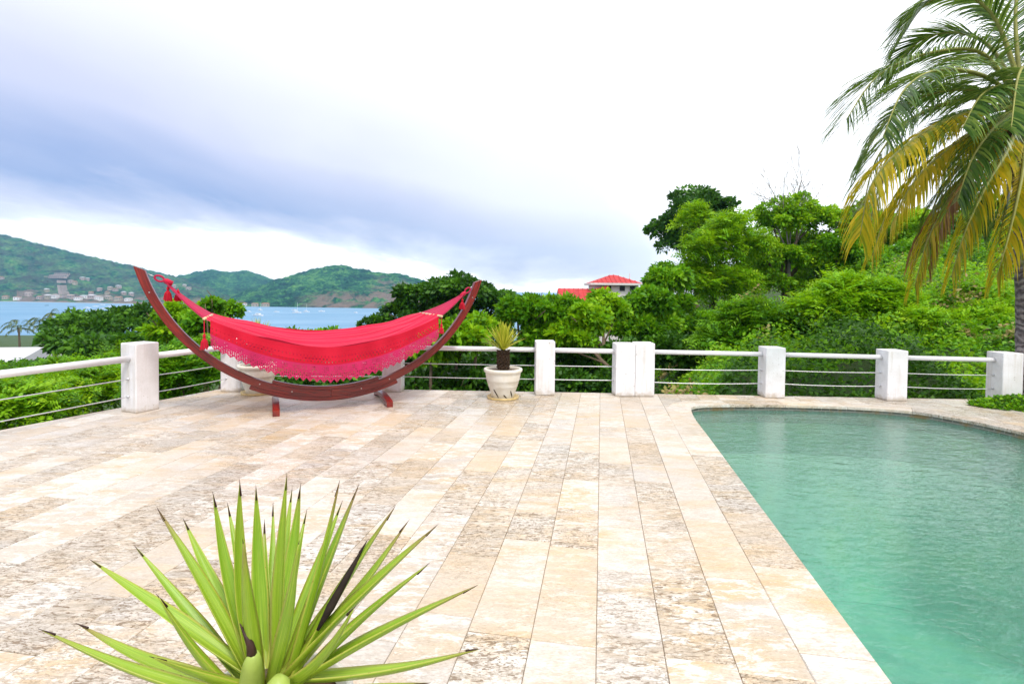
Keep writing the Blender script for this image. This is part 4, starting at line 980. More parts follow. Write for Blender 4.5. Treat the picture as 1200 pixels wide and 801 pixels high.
# slope ground cover: vines over the bank behind the pool (uncountable leaves)
def ground_cover():
    rng = np.random.default_rng(42); n = 170000
    x = rng.uniform(0.8, 24, n); y = 8.4 + (rng.random(n) ** 1.7) * 22
    ang = x / y; keep = (ang > 0.12 + 0.16 * fbm(x, y, 4)) & (ang < 1.5); x, y = x[keep], y[keep]
    lump = fbm(x * 0.55, y * 0.55, 8, 3); lump2 = fbm(x * 1.9, y * 1.9, 9, 2)
    z = ground_h(x, y) + (np.clip(lump - 0.38, 0, 1) * 3.2 + lump2 * 0.7) * np.minimum(1, (y - 8.2) / 1.2) * rng.uniform(0.55, 1.0, len(x)) - 0.03
    P = np.stack([x, y, z], 1); D = unit(np.stack([rng.normal(size=len(x)) * .8, rng.normal(size=len(x)) * .8 - 0.5, rng.normal(size=len(x)) * .5 + 0.35], 1))
    T = np.clip(0.5 * fbm(x * 0.8, y * 0.8, 21, 3) + 0.5 * rng.random(len(x)), 0, 1)
    dry = fbm(x * 0.45 + 7, y * 0.45, 31, 3) > 0.70
    sz = 0.070 + 0.003 * y
    shade = fbm(x * 0.7 + 3, y * 0.7, 55, 3) + 0.35 * (lump2 - 0.5)  # painted shade mask: dark leaf colour for gaps, brighter leaf colours outside them
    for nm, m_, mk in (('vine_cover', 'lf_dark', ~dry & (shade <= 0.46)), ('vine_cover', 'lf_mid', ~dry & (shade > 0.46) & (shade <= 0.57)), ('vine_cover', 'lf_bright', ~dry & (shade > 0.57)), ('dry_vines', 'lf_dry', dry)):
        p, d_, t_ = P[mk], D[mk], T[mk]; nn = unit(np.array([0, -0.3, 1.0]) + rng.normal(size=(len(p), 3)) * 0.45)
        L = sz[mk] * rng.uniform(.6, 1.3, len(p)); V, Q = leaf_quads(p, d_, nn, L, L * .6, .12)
        tag(link(nm, np_mesh(nm, V, Q, t_), MAT[m_]), {'lf_dark': 'green creeping vines coloured dark as shaded gaps on the bank behind the pool railing', 'lf_mid': 'green creeping vines covering the bank behind the pool railing', 'lf_bright': 'bright green vine shoots on the bank behind the pool railing', 'lf_dry': 'dry straw coloured vines on the bank behind the railing'}[m_], 'vines', kind='stuff')
ground_cover()

# clump of long grass behind the double posts and on the bank
def grass_clump(p, n, L, label, rng):
    t = thing('grass_clump', label, 'grass', tuple(p)); V, Q, T = [], [], []; base = 0
    for k in range(n):
        a = rng.uniform(0, 6.28); lean = rng.uniform(0.1, 0.7); h = L * rng.uniform(.6, 1.1); w_ = 0.012
        o = np.array([math.cos(a), math.sin(a), 0]); sd = np.array([-o[1], o[0], 0]); pts = []
        for j in range(5):
            f = j / 4; pts.append(o * (0.03 + lean * h * f ** 2 * 0.9) + np.array([0, 0, h * (f - 0.35 * lean * f ** 3)]))
        for j in range(4):
            wa, wb = w_ * (1 - j / 4), w_ * (1 - (j + 1) / 4) + 0.001
            V += [pts[j] - sd * wa, pts[j] + sd * wa, pts[j + 1] + sd * wb, pts[j + 1] - sd * wb]; Q.append([base, base + 1, base + 2, base + 3]); base += 4; T.append(0.3 + 0.5 * rng.random())
    link('blades', np_mesh('blades', np.array(V), np.array(Q), np.array(T)), MAT['lf_mid'], t)
rg = np.random.default_rng(9)
for px, d, L, lab in ((785, 10.5, 1.3, 'clump of long grass behind the double posts'), (1072, 11.0, 1.3, 'clump of long arching grass above the railing near the palm')):
    x = (px - 600) / F * d; grass_clump((x, d, float(ground_h(np.array([x]), np.array([d]))[0]) - 0.05), 60, L, lab, rg)

# low creeping plant patch on the terrace by the palm
def patch():
    rng = np.random.default_rng(77); c = gp(1205, 478); n = 7000
    a = rng.uniform(0, 6.28, n); r_ = np.sqrt(rng.random(n)); x = c.x + 0.55 + r_ * np.cos(a) * 1.25; y = c.y + 0.05 + r_ * np.sin(a) * 0.42 - 0.10 * (x - c.x)
    hmax = 0.16 * np.clip(1 - r_ ** 3, 0.1, 1) * (0.7 + 0.6 * fbm(x * 5, y * 5, 3)); z = hmax * rng.random(n) ** 0.5 + 0.004
    ok = (x < 8.3); P = np.stack([x, y, z], 1)[ok]; n = len(P)
    D = unit(np.stack([rng.normal(size=n), rng.normal(size=n) - .4, rng.normal(size=n) * .4 + .3], 1)); nn = unit(np.array([0, -.2, 1.0]) + rng.normal(size=(n, 3)) * .45)
    L = 0.06 * rng.uniform(.6, 1.3, n); V, Q = leaf_quads(P - np.array([c.x, c.y, 0]), D, nn, L, L * .65, .12)
    t = thing('creeping_plant', 'low creeping green plant spilling onto the paving at the foot of the palm', 'plant', (c.x, c.y, 0))
    link('foliage', np_mesh('foliage', V, Q, rng.random(n)), MAT['lf_mid'], t)
patch()

# ------------------------------------------------------------------ palms
def frond(base, pts, L_leaf, n, rng, droop=0.6, lw=0.0125):
    """pts: rachis control points (world offset); returns rachis MB and leaflet arrays"""
    P = [Vector(p) for p in pts]; path = []
    m_ = 26
    for i in range(m_ + 1):
        f = i / m_ * (len(P) - 1); k = min(int(f), len(P) - 2); t = f - k
        p0, p1, p2, p3 = P[max(k - 1, 0)], P[k], P[k + 1], P[min(k + 2, len(P) - 1)]
        path.append(0.5 * ((2 * p1) + (p2 - p0) * t + (2 * p0 - 5 * p1 + 4 * p2 - p3) * t * t + (3 * p1 - p0 - 3 * p2 + p3) * t ** 3))
    V, Q, T = [], [], []; base_i = 0
    for j in range(n):
        f = 0.16 + 0.84 * (j + 0.5) / n; x = f * m_; k = min(int(x), m_ - 1); p = path[k].lerp(path[k + 1], x - k); tan = (path[k + 1] - path[k]).normalized()
        side = tan.cross(Vector((0, 0, 1)));  side = side.normalized() if side.length > 0.15 else Vector((1, 0, 0)); upn = side.cross(tan).normalized()
        ll = L_leaf * (0.45 + 0.55 * math.sin(min(1, f * 1.35) * math.pi * 0.62)) * (1 if f < 0.75 else 1 - (f - 0.75) * 1.6)
        for sd in (-1, 1):
            if rng.random() < 0.05: continue
            l2 = ll * rng.uniform(0.85, 1.12); d0 = (side * sd * 0.85 + tan * (0.55 + 0.5 * f) + upn * 0.18 + Vector(rng.normal(size=3)) * 0.07).normalized()
            w0 = lw * rng.uniform(0.8, 1.2); q_ = p.copy(); dcur = d0.copy(); pts_ = [q_.copy()]
            for s_ in range(4):
                dcur = (dcur + Vector((0, 0, -droop * (0.35 + 0.35 * s_) * rng.uniform(0.8, 1.2)))).normalized(); q_ = q_ + dcur * (l2 / 4); pts_.append(q_.copy())
            wv = dcur.cross(tan); wv = wv.normalized() if wv.length > 0.05 else side
            wv = (tan * 0.8 + wv * 0.3).normalized(); tt = rng.random() * 0.5 + 0.5 * (1 - f) if False else rng.random()
            ws = [w0 * 0.6, w0, w0 * 0.85, w0 * 0.55, w0 * 0.08]
            for s_ in range(4):
                V += [pts_[s_] - wv * ws[s_], pts_[s_] + wv * ws[s_], pts_[s_ + 1] + wv * ws[s_ + 1], pts_[s_ + 1] - wv * ws[s_ + 1]]; Q.append([base_i, base_i + 1, base_i + 2, base_i + 3]); base_i += 4; T.append(tt)
    return path, V, Q, T

def coconut_palm():
    rng = np.random.default_rng(31); d0 = 7.72
    base = at(1204, 472, d0); base.z = -0.3; crown = at(1196, 128, d0 + 0.1)
    t = thing('coconut_palm', 'coconut palm with drooping green and yellowing fronds beside the pool', 'palm tree', tuple(base))
    b = MB(); c = crown - base
    pts = [Vector((0, 0, 0)), Vector((0.02, 0, 0.3)), c * 0.35 + Vector((0.07, 0, 0)), c * 0.7 + Vector((0.05, 0, 0)), c * 0.97]
    dense = []
    for i in range(46):
        f = i / 45 * (len(pts) - 1); k = min(int(f), len(pts) - 2); dense.append(pts[k].lerp(pts[k + 1], f - k))
    b.tube(dense, [(0.205 if i < 3 else 0.165 - 0.035 * i / 45) + 0.004 * ((i * 7) % 3) for i in range(46)], 18); b.build('trunk', MAT['palm_bark'], t, True)
    # leaf sheaths and fibre at the heart of the crown
    b = MB(); b.lathe([(0.10, -0.45), (0.14, -0.25), (0.17, 0.0), (0.14, 0.18), (0.07, 0.32), (0.01, 0.40)], 14, tuple(c)); b.build('crown_heart', MAT['cycad_trunk'], t, True)
    # fronds seen from the terrace: skyline points (px, py, metres behind/in front of the crown)
    G, YL, BR_ = 'palm_green', 'palm_yellow', 'palm_brown'
    seen = [
        (G, [(1192, 90, 0), (1165, 20, .1), (1125, -8, .2), (1085, 5, .3), (1058, 42, .4)], .75, 0.55),
        (G, [(1188, 110, 0), (1150, 62, -.1), (1090, 62, -.2), (1030, 88, -.3), (992, 140, -.4)], .80, 0.55),
        (G, [(1185, 118, 0), (1140, 105, .4), (1085, 112, .8), (1040, 140, 1.1), (1008, 190, 1.3)], .75, 0.7),
        (YL, [(1185, 125, 0), (1130, 140, .2), (1075, 165, .4), (1035, 205, .5), (1020, 265, .5)], .62, 0.9),
        (YL, [(1188, 130, 0), (1150, 150, -.2), (1105, 180, -.3), (1070, 215, -.4), (1045, 262, -.4)], .60, 1.0),
        (G, [(1188, 132, 0), (1160, 160, .4), (1125, 195, .6), (1095, 240, .7), (1085, 290, .7)], .55, 1.1),
        (BR_, [(1190, 138, 0), (1168, 165, .2), (1135, 205, .3), (1105, 255, .3), (1088, 315, .3)], .48, 1.3),
        (BR_, [(1190, 138, 0), (1150, 190, .6), (1110, 225, .8), (1080, 270, .9), (1066, 310, .9)], .35, 1.4),
        (YL, [(1196, 140, 0), (1180, 178, -.3), (1155, 220, -.45), (1130, 275, -.5), (1115, 325, -.5)], .50, 1.2),
        (YL, [(1202, 140, 0), (1200, 190, -.5), (1192, 235, -.7), (1180, 285, -.8), (1168, 325, -.8)], .50, 1.2),
        (YL, [(1210, 142, 0), (1222, 195, -.3), (1222, 250, -.4), (1212, 300, -.4)], .48, 1.2),
        (G, [(1195, 95, 0), (1190, 20, .2), (1195, -60, .4), (1180, -110, .8)], .75, 0.5),
        (G, [(1205, 100, 0), (1240, 40, -.2), (1300, 10, -.5), (1360, 40, -.7)], .80, 0.55),
        (G, [(1205, 115, 0), (1260, 95, .3), (1330, 105, .6), (1390, 150, .8)], .80, 0.6),
        (G, [(1205, 130, 0), (1250, 150, -.3), (1310, 195, -.5), (1350, 260, -.6)], .70, 0.9),
        (G, [(1200, 110, 0), (1205, 60, 1.0), (1220, 40, 1.9), (1230, 80, 2.6)], .80, 0.6),
        (G, [(1190, 115, 0), (1160, 75, 1.0), (1120, 75, 1.8), (1090, 115, 2.4)], .80, 0.65),
        (G, [(1192, 125, 0), (1170, 140, .9), (1145, 175, 1.5), (1130, 235, 1.8)], .65, 1.0),
        (YL, [(1186, 126, 0), (1125, 135, -.4), (1065, 168, -.7), (1022, 215, -.9), (1008, 275, -.9)], .65, 0.8),
        (YL, [(1190, 134, 0), (1158, 175, .3), (1118, 225, .4), (1088, 280, .4), (1072, 335, .4)], .55, 1.0),
        (G, [(1188, 112, 0), (1150, 88, -.5), (1100, 82, -1.0), (1060, 105, -1.3), (1035, 160, -1.5)], .70, 0.6),
        (G, [(1186, 120, 0), (1128, 116, .1), (1068, 140, .2), (1028, 185, .2), (1012, 240, .2)], .70, 0.8),
        (G, [(1190, 105, 0), (1160, 55, .5), (1120, 38, .9), (1075, 50, 1.3), (1040, 90, 1.6)], .75, 0.55),
        (G, [(1192, 128, 0), (1165, 150, -.6), (1140, 185, -.9), (1122, 235, -1.0)], .55, 1.1),
        (G, [(1200, 112, 0), (1200, 80, -.6), (1192, 95, -1.1), (1185, 150, -1.5)], .60, 0.7),
        (G, [(1196, 118, 0), (1180, 100, -.5), (1150, 112, -.9), (1128, 150, -1.2)], .60, 0.7),
        (G, [(1192, 120, 0), (1150, 128, .9), (1100, 150, 1.5), (1065, 195, 1.9)], .70, 0.8),
        (YL, [(1186, 130, 0), (1140, 165, .6), (1085, 205, 1.0), (1045, 240, 1.2), (1022, 300, 1.2)], .60, 1.0),
        (G, [(1196, 134, 0), (1180, 170, .5), (1160, 215, .7), (1150, 270, .8)], .50, 1.1),
        (G, [(1200, 136, 0), (1195, 175, .3), (1182, 225, .4), (1170, 285, .4)], .50, 1.1),
    ]
    for mat, pp, ll, dr in seen:
        pts = [at(px, py, d0 + 0.1 + dz) - base for px, py, dz in pp]
        path, V, Q, T = frond(base, pts, ll * (1.08 if mat == G else 1.1), 100, rng, dr * (0.36 if mat == G else 0.6), 0.0155 if mat == G else 0.0175)
        fo = link('frond', np_mesh('frond', np.array([tuple(v) for v in V]), np.array(Q), np.array(T)), MAT[mat], t)
        b = MB(); n_ = len(path); b.tube(path, [0.030 * (1 - i / n_) + 0.004 for i in range(n_)], 6)
        b.build('rachis', MAT['palm_rachis_brown'] if mat == BR_ else MAT['palm_rachis'], fo, True)
simple('palm_rachis', (0.30, 0.30, 0.07), 0.5, 0.3, 0.3, 5); simple('palm_rachis_brown', (0.42, 0.13, 0.03), 0.6, 0.3, 0.3, 5)
coconut_palm()

def small_palm(px, py_top, depth, h, L, label, seed):
    rng = np.random.default_rng(seed); crown = at(px, py_top, depth); gz = float(ground_h(np.array([crown.x]), np.array([depth]))[0])
    t = thing('palm_tree', label, 'palm tree', (crown.x, crown.y, gz), group='palms above the far shore road'); hh = crown.z - gz
    b = MB(); b.tube([(0, 0, -0.2), (0.1, 0, hh * 0.5), (0, 0, hh)], [0.22, 0.17, 0.13], 8); b.build('trunk', MAT['bark'], t, True)
    for k in range(16):
        a = k * 2.4 + rng.uniform(-.2, .2); el = rng.uniform(-.3, 1.5); o = Vector((math.cos(a), math.sin(a), 0)); c = Vector((0, 0, hh))
        pts = [c, c + o * L * .4 + Vector((0, 0, L * .38 * el)), c + o * L * .75 + Vector((0, 0, L * .38 * el - .1 * L)), c + o * L + Vector((0, 0, L * (.3 * el - .38)))]
        path, V, Q, T = frond(None, pts, L * .26, 18, rng, .7, 0.02)
        V = np.array([tuple(v) for v in V]); cen = V.reshape(-1, 4, 3).mean(1, keepdims=True); V = (cen + (V.reshape(-1, 4, 3) - cen) * np.array([2.2, 2.2, 1.5])).reshape(-1, 3)
        link('frond', np_mesh('frond', V, np.array(Q), np.array(T)), MAT['far_palm'], t)
small_palm(22, 384, 95, 0, 2.6, 'small dark palm standing beside the white roof against the bay', 1)
small_palm(50, 380, 90, 0, 2.3, 'yellowish small palm between two darker palms against the bay', 2)
small_palm(70, 372, 88, 0, 2.4, 'small dark palm rising from behind the spreading dark tree', 3)

# ------------------------------------------------------------------ potted cycads
def potted(label, loc, seed, broken):
    rng = np.random.default_rng(seed); t = thing('potted_cycad', label, 'potted plant', loc, group=None)
    prof = [(0.001, 0.0), (0.150, 0.0), (0.162, 0.02), (0.186, 0.10), (0.211, 0.17), (0.215, 0.175), (0.217, 0.19), (0.237, 0.255), (0.241, 0.26), (0.243, 0.275), (0.256, 0.345), (0.258, 0.37), (0.275, 0.385), (0.283, 0.405), (0.280, 0.428), (0.262, 0.437), (0.245, 0.430), (0.236, 0.395)]
    b = MB(); b.lathe(prof, 40); p = b.build('pot', MAT['pot_glaze'], t, True)
    b = MB(); b.lathe([(0.001, 0.41), (0.12, 0.408), (0.243, 0.395)], 28); b.build('soil', MAT['soil'], t, True)
    b = MB(); b.lathe([(0.001, 0.002), (0.20, 0.002), (0.225, 0.03), (0.235, 0.032), (0.228, 0.0)], 36); b.build('saucer', MAT['saucer'], t, True)
    if broken:
        for a0, zs in ((-2.25, (0.15, 0.11, 0.07, 0.03)), (-1.50, (0.07, 0.055, 0.035, 0.03)), (-0.95, (0.13, 0.09, 0.06, 0.03))):
            pts = []
            for k, z in enumerate(zs):
                a = a0 + k * 0.10; r_ = np.interp(z, [0.0, 0.02, 0.10, 0.17], [0.15, 0.162, 0.186, 0.211]) + 0.001; pts.append((r_ * math.cos(a), r_ * math.sin(a), z))
            b = MB(); b.tube(pts, [0.006, 0.010, 0.008, 0.005], 5); b.build('crack', MAT['crack'], p)
    b = MB()
    prof2 = [(0.075, 0.40), (0.085, 0.44), (0.070, 0.50), (0.076, 0.56), (0.078, 0.62), (0.066, 0.68), (0.03, 0.70), (0.001, 0.71)]
    b.lathe(prof2, 16)
    for k in range(90):
        z = 0.43 + 0.26 * k / 90; a = k * 2.399; o = Vector((math.cos(a), math.sin(a), 0)); q_ = o * 0.066 + Vector((0, 0, z))
        b.tube([q_, q_ + o * 0.035 + Vector((0, 0, 0.018))], [0.02, 0.007], 5)
    b.build('stem', MAT['cycad_trunk'], t)
    V, Q, T, bi = [], [], [], 0
    for k in range(120):
        a = k * 2.399; el = R(18) + (R(86) - R(18)) * (k / 120) ** 0.8 + rng.normal() * 0.06; L = 0.40 * rng.uniform(.8, 1.1); o = np.array([math.cos(a) * math.cos(el), math.sin(a) * math.cos(el), math.sin(el)])
        sd = np.array([-math.sin(a), math.cos(a), 0]); st = np.array([0, 0, 0.69]) + o * 0.03; ws = [0.006, 0.012, 0.009, 0.001]; pp = [st + o * L * f + np.array([0, 0, -0.05 * f * f * (1 - el / 1.6)]) for f in (0, .35, .75, 1.0)]
        tt = rng.random()
        for s_ in range(3): V += [pp[s_] - sd * ws[s_], pp[s_] + sd * ws[s_], pp[s_ + 1] + sd * ws[s_ + 1], pp[s_ + 1] - sd * ws[s_ + 1]]; Q.append([bi, bi + 1, bi + 2, bi + 3]); bi += 4; T.append(tt)
    link('leaves', np_mesh('leaves', np.array(V), np.array(Q), np.array(T)), MAT['cycad_leaf'], t)
    return t
pp = gp(589, 468.5); potted('spiky yellow green cycad in a cracked white pot standing in front of the back railing', (pp.x, pp.y + 0.16, 0.002), 4, True)
potted('spiky yellow green cycad in a white pot half hidden behind the hammock', ((302 - 600) / F * 7.85, 7.85, 0.002), 6, False)

# ------------------------------------------------------------------ foreground agave
def agave():
    rng = np.random.default_rng(8); dep = 1.38; C0 = at(312, 800, dep)
    t = thing('potted_agave', 'large green spiny agave rosette with dark needle tips in a pot', 'potted plant', (C0.x, C0.y, 0))
    off = Vector((C0.x, C0.y, 0)); C = C0 - off
    hz = C.z - 0.06
    b = MB(); b.lathe([(0.001, 0.0), (0.13, 0.0), (0.15, 0.03), (0.20, hz * 0.85), (0.225, hz * 0.88), (0.225, hz * 0.98), (0.205, hz), (0.19, hz - 0.03)], 40); b.build('pot', MAT['pot_glaze'], t, True)
    b = MB(); b.lathe([(0.001, hz - 0.02), (0.195, hz - 0.035)], 24); b.build('soil', MAT['soil'], t, True)
    b = MB(); b.lathe([(0.07, hz - 0.05), (0.06, hz + 0.03), (0.03, hz + 0.08), (0.001, hz + 0.09)], 16); b.build('stem', MAT['bark'], t, True)
    tips = [(50, 738, -.02, 1), (92, 731, .12, 1), (108, 657, .12, 1), (160, 642, .18, .9), (186, 598, .10, 1), (216, 610, .26, .9), (186, 699, -.14, .75), (250, 580, .14, 1), (267, 592, .26, .8),
            (281, 566, .05, 1), (300, 572, .20, .95), (310, 612, .30, .75), (320, 592, .34, .7), (336, 559, .06, 1.05), (352, 570, .22, .9), (359, 600, .30, .8), (285, 636, -.13, .9), (350, 637, -.16, .95),
            (397, 567, .05, 1), (419, 571, .12, 1), (429, 635, .22, .8), (461, 596, .10, 1), (477, 612, .22, .9), (510, 617, .06, 1), (500, 662, -.05, .95), (556, 687, -.02, 1.05), (415, 712, -.22, .7),
            (342, 575, .3, .8), (400, 590, .28, .85), (180, 770, -.22, .8), (140, 860, -.20, .9), (230, 900, -.22, .85), (420, 900, -.22, .85), (500, 800, -.16, .95), (330, 930, -.26, .85), (560, 760, .05, 1.0)]
    for i, (px, py, dz, wf) in enumerate(tips):
        tip = at(px, py, dep + dz) - off
        d = tip - C; L = d.length
        o = Vector((d.x, d.y, 0)); o = o.normalized() * 0.035 if o.length > 1e-3 else Vector((0, 0, 0))
        st = C + o + Vector((0, 0, -0.05 + 0.03 * (i % 3)))
        ax = (tip - st); L = ax.length; ax.normalize()
        up = Vector((0, 0, 1)) - o.normalized() * 0.9 if o.length else Vector((0, -1, 0.3)); up = (up - ax * up.dot(ax)).normalized()
        sd = ax.cross(up).normalized(); up = sd.cross(ax).normalized()
        nl, nw = 18, 6; vs, uvs = [], []; Wm = 0.0215 * wf * (0.9 + 0.25 * rng.random())
        bow = rng.normal() * 0.012 - 0.012; twist = rng.normal() * 0.25
        for j in range(nl + 1):
            f = j / nl; w_ = Wm * (0.62 + 0.38 * math.sin(min(1, f / 0.45) * math.pi / 2)) * (1 - max(0, (f - 0.42) / 0.58) ** 1.35) + 0.0012
            thk = 0.010 * (1 - f) + 0.0014
            cc = st + ax * (L * f) + up * (bow * math.sin(f * math.pi)); tw = twist * f; s2 = sd * math.cos(tw) + up * math.sin(tw); u2 = up * math.cos(tw) - sd * math.sin(tw)
            for k in range(nw + 1):                       # upper (channelled) side
                x = 2 * k / nw - 1; vs.append(cc + s2 * (w_ * x) + u2 * (0.62 * w_ * abs(x) ** 1.4)); uvs.append((k / nw, f))
            for k in range(1, nw):                        # keeled under side
                x = 1 - 2 * k / nw; vs.append(cc + s2 * (w_ * x) + u2 * (0.62 * w_ * abs(x) ** 1.4 - thk * (1 - x * x) * 1.3)); uvs.append((0.5 + x * 0.45, f))
        m_ = 2 * nw; fs = [(j * m_ + k, j * m_ + (k + 1) % m_, (j + 1) * m_ + (k + 1) % m_, (j + 1) * m_ + k) for j in range(nl) for k in range(m_)]; fs.append(tuple(nl * m_ + k for k in range(m_)))
        me = bpy.data.meshes.new('leaf'); me.from_pydata([tuple(v) for v in vs], [], [f_[::-1] for f_ in fs]); me.update()
        uvl = me.uv_layers.new(name='UVMap')
        for p in me.polygons:
            for li in p.loop_indices: uvl.data[li].uv = uvs[me.loops[li].vertex_index]
        lf = link('leaf', me, MAT['agave_leaf'], t, True)
        if i == 20: me.materials.clear(); me.materials.append(MAT['agave_leaf'])
        b = MB(); b.tube([tip - ax * 0.034, tip - ax * 0.012, tip + ax * 0.012], [0.0030, 0.0019, 0.0003], 8); b.build('spine', MAT['spine'], lf, True)
    # one withered black leaf lying along the right hand leaves
    a0, a1 = at(372, 738, dep - 0.02) - off, at(430, 633, dep + .08) - off
    b = MB(); b.tube([a0, a0.lerp(a1, .25), a0.lerp(a1, .6), a1], [0.004, 0.012, 0.009, 0.001], 7); o = b.build('withered_leaf', MAT['dead_leaf'], t, True); o['label'] = 'withered black leaf'
    # young folded leaf at the heart with a brown dried tip
    a0, a1 = C + Vector((-0.02, -0.05, 0.0)), at(297, 766, dep - .10) - off
    b = MB(); b.tube([a0, a0.lerp(a1, .4), a0.lerp(a1, .8), a1], [0.026, 0.028, 0.022, 0.013], 14); o = b.build('bud', MAT['agave_bud'], t, True)
    b = MB(); b.tube([a1 - (a1 - a0) * .12, a1 + Vector((-.008, .0, .025)), at(281, 730, dep - .09) - off], [0.0145, 0.009, 0.001], 9); b.build('spine', MAT['spine'], o, True)
    b2 = at(326, 800, dep - .12) - off; b = MB(); b.tube([b2 - Vector((0, 0, .06)), b2, b2 + Vector((0, 0, .018))], [0.03, 0.027, 0.01], 14); b.build('bud', MAT['agave_bud'], t, True)
simple('agave_bud', (0.33, 0.43, 0.08), 0.45, 0.4, 0.2, 14)
agave()

# ------------------------------------------------------------------ house on the slope
def house():
    d = 62.0; c = at(707, 345, d); gz = float(ground_h(np.array([c.x]), np.array([c.y]))[0])
    t = thing('house', 'white house with red hipped roofs among the trees', 'house', (c.x, c.y, gz)); o = Vector((c.x, c.y, gz))
    def Wp(px, py, dd=0): return at(px, py, d + dd) - o
    def zt(py, px=700): return Wp(px, py).z
    k = d / F
    # upper block
    ux, uz1, uz0 = (722 - 707) * k, zt(334, 722), zt(372, 722)
    b = MB(); b.box((ux, 2.2, (uz1 + 0) / 2), (52 * k, 4.4, uz1)); b.build('wall', MAT['house_white'], t)
    b = MB(); b.box((ux, 2.2, uz1 + 0.12), (62 * k, 5.6, 0.24)); b.build('fascia', MAT['house_white'], t)
    def hip(cx, cy, z0, w_, dp, h, ridge, name='roof'):
        b = MB(); hw, hd = w_ / 2, dp / 2
        b.add([(cx - hw, cy - hd, z0), (cx + hw, cy - hd, z0), (cx + hw, cy + hd, z0), (cx - hw, cy + hd, z0), (cx - ridge, cy, z0 + h), (cx + ridge, cy, z0 + h)], [(0, 1, 5, 4), (1, 2, 5), (2, 3, 4, 5), (3, 0, 4), (3, 2, 1, 0)])
        r_ = b.build(name, MAT['roof_red'], t)
        for q0 in range(int(w_ / 0.55)):
            x = cx - hw + 0.3 + q0 * 0.55; f = min(1, max(0.02, (hw - abs(x - cx)) / max(hw - ridge, .01)))
            bb = MB(); bb.bar((x, cy - hd, z0 + 0.03), (x, cy - hd + hd * f, z0 + h * f + 0.03), 0.10, 0.07); bb.build('roof_rib', MAT['roof_red'], r_)
    hip(ux, 2.2, uz1 + 0.245, 60 * k, 5.4, zt(321.5, 722) - uz1 - .24, 0.35)
    # lower wing
    lx, lz1 = (684 - 707) * k, zt(353, 684)
    b = MB(); b.box((lx, 0.6, lz1 / 2), (50 * k, 5.0, lz1)); b.build('wall', MAT['house_white'], t)
    b = MB(); hw = 30 * k; z1 = zt(338, 680); 
    b.add([(lx - hw, -2.4, lz1), (lx + hw, -2.4, lz1), (lx + hw, 3.3, lz1), (lx - hw, 3.3, lz1), (lx - hw, 0.5, z1), (lx + hw * .9, 0.5, z1)], [(0, 1, 5, 4), (1, 2, 5), (2, 3, 4, 5), (3, 0, 4), (3, 2, 1, 0)])
    r_ = b.build('roof', MAT['roof_red'], t)
    for q0 in range(11):
        x = lx - hw + 0.25 + q0 * 0.54; bb = MB(); bb.bar((x, -2.4, lz1 + .03), (x, 0.5, z1 + .03), .10, .07); bb.build('roof_rib', MAT['roof_red'], r_)
    b = MB(); b.add([((696 - 707) * k, -0.6, zt(338)), ((712 - 707) * k, -0.6, zt(334.5)), ((712 - 707) * k, 1.5, zt(334.5)), ((696 - 707) * k, 1.5, zt(338)), ((696 - 707) * k, -.6, zt(339)), ((712 - 707) * k, -.6, zt(339)), ((712 - 707) * k, 1.5, zt(339)), ((696 - 707) * k, 1.5, zt(339))], [(0, 1, 2, 3), (0, 4, 5, 1), (1, 5, 6, 2), (3, 2, 6, 7), (0, 3, 7, 4), (7, 6, 5, 4)])
    b.build('porch_roof', MAT['roof_red'], t)
    for px in (713, 729, 741):
        b = MB(); b.box(((px - 707) * k, 0.0, zt(337.5)), (0.8, 0.08, 0.75)); w_ = b.build('window', MAT['house_white'], t)
        b = MB(); b.box(((px - 707) * k, -0.05, zt(337.5)), (0.62, 0.06, 0.58)); b.build('pane', MAT['window_dark'], w_)
    for px in (662, 674):
        b = MB(); b.box(((px - 707) * k, -1.92, zt(358)), (0.7, 0.1, 0.8)); w_ = b.build('window', MAT['house_white'], t)
        b = MB(); b.box(((px - 707) * k, -1.98, zt(358)), (0.55, 0.06, 0.62)); b.build('pane', MAT['window_dark'], w_)
    b = MB(); b.tube([((742 - 707) * k, 2, uz1 + .4), ((742 - 707) * k, 2, uz1 + 1.5)], .05, 6); b.build('vent_pipe', MAT['house_white'], t)
house()

# pale roof at the far left and a lamp post
d = 58.0; c = at(-16, 416, d); gz = float(ground_h(np.array([c.x]), np.array([c.y]))[0])
t = thing('house', 'low building with a pale grey roof beyond the left railing', 'house', (c.x, c.y, gz)); hh = c.z - gz
b = MB(); b.box((0, 2, hh / 2 - .3), (8.5, 5.5, hh - .6)); b.build('wall', MAT['stucco_cream'], t)
b = MB(); b.add([(-5, -1.4, hh - .75), (4.6, -1.4, hh - .55), (4.6, 2, hh + .75), (-5, 2, hh + .55), (4.6, 5.4, hh - .6), (-5, 5.4, hh - .6)], [(0, 1, 2, 3), (3, 2, 4, 5), (1, 4, 2), (0, 3, 5), (0, 5, 4, 1)]); b.build('roof', MAT['roof_grey'], t)
d = 26.0; c = at(47, 432, d); gz = float(ground_h(np.array([c.x]), np.array([c.y]))[0]); c0 = Vector((c.x, c.y, gz)); hh = c.z - gz
t = thing('utility_pole', 'grey utility pole with a pale meter box among the dark trees', 'pole', tuple(c0))
b = MB(); b.tube([(0, 0, 0), (0, 0, hh + .1)], .09, 8); b.build('pole', MAT['house_white'], t, True)
b = MB(); b.box((-.25, -.15, hh - .45), (.35, .25, .7)); b.build('meter_box', MAT['roof_grey'], t)

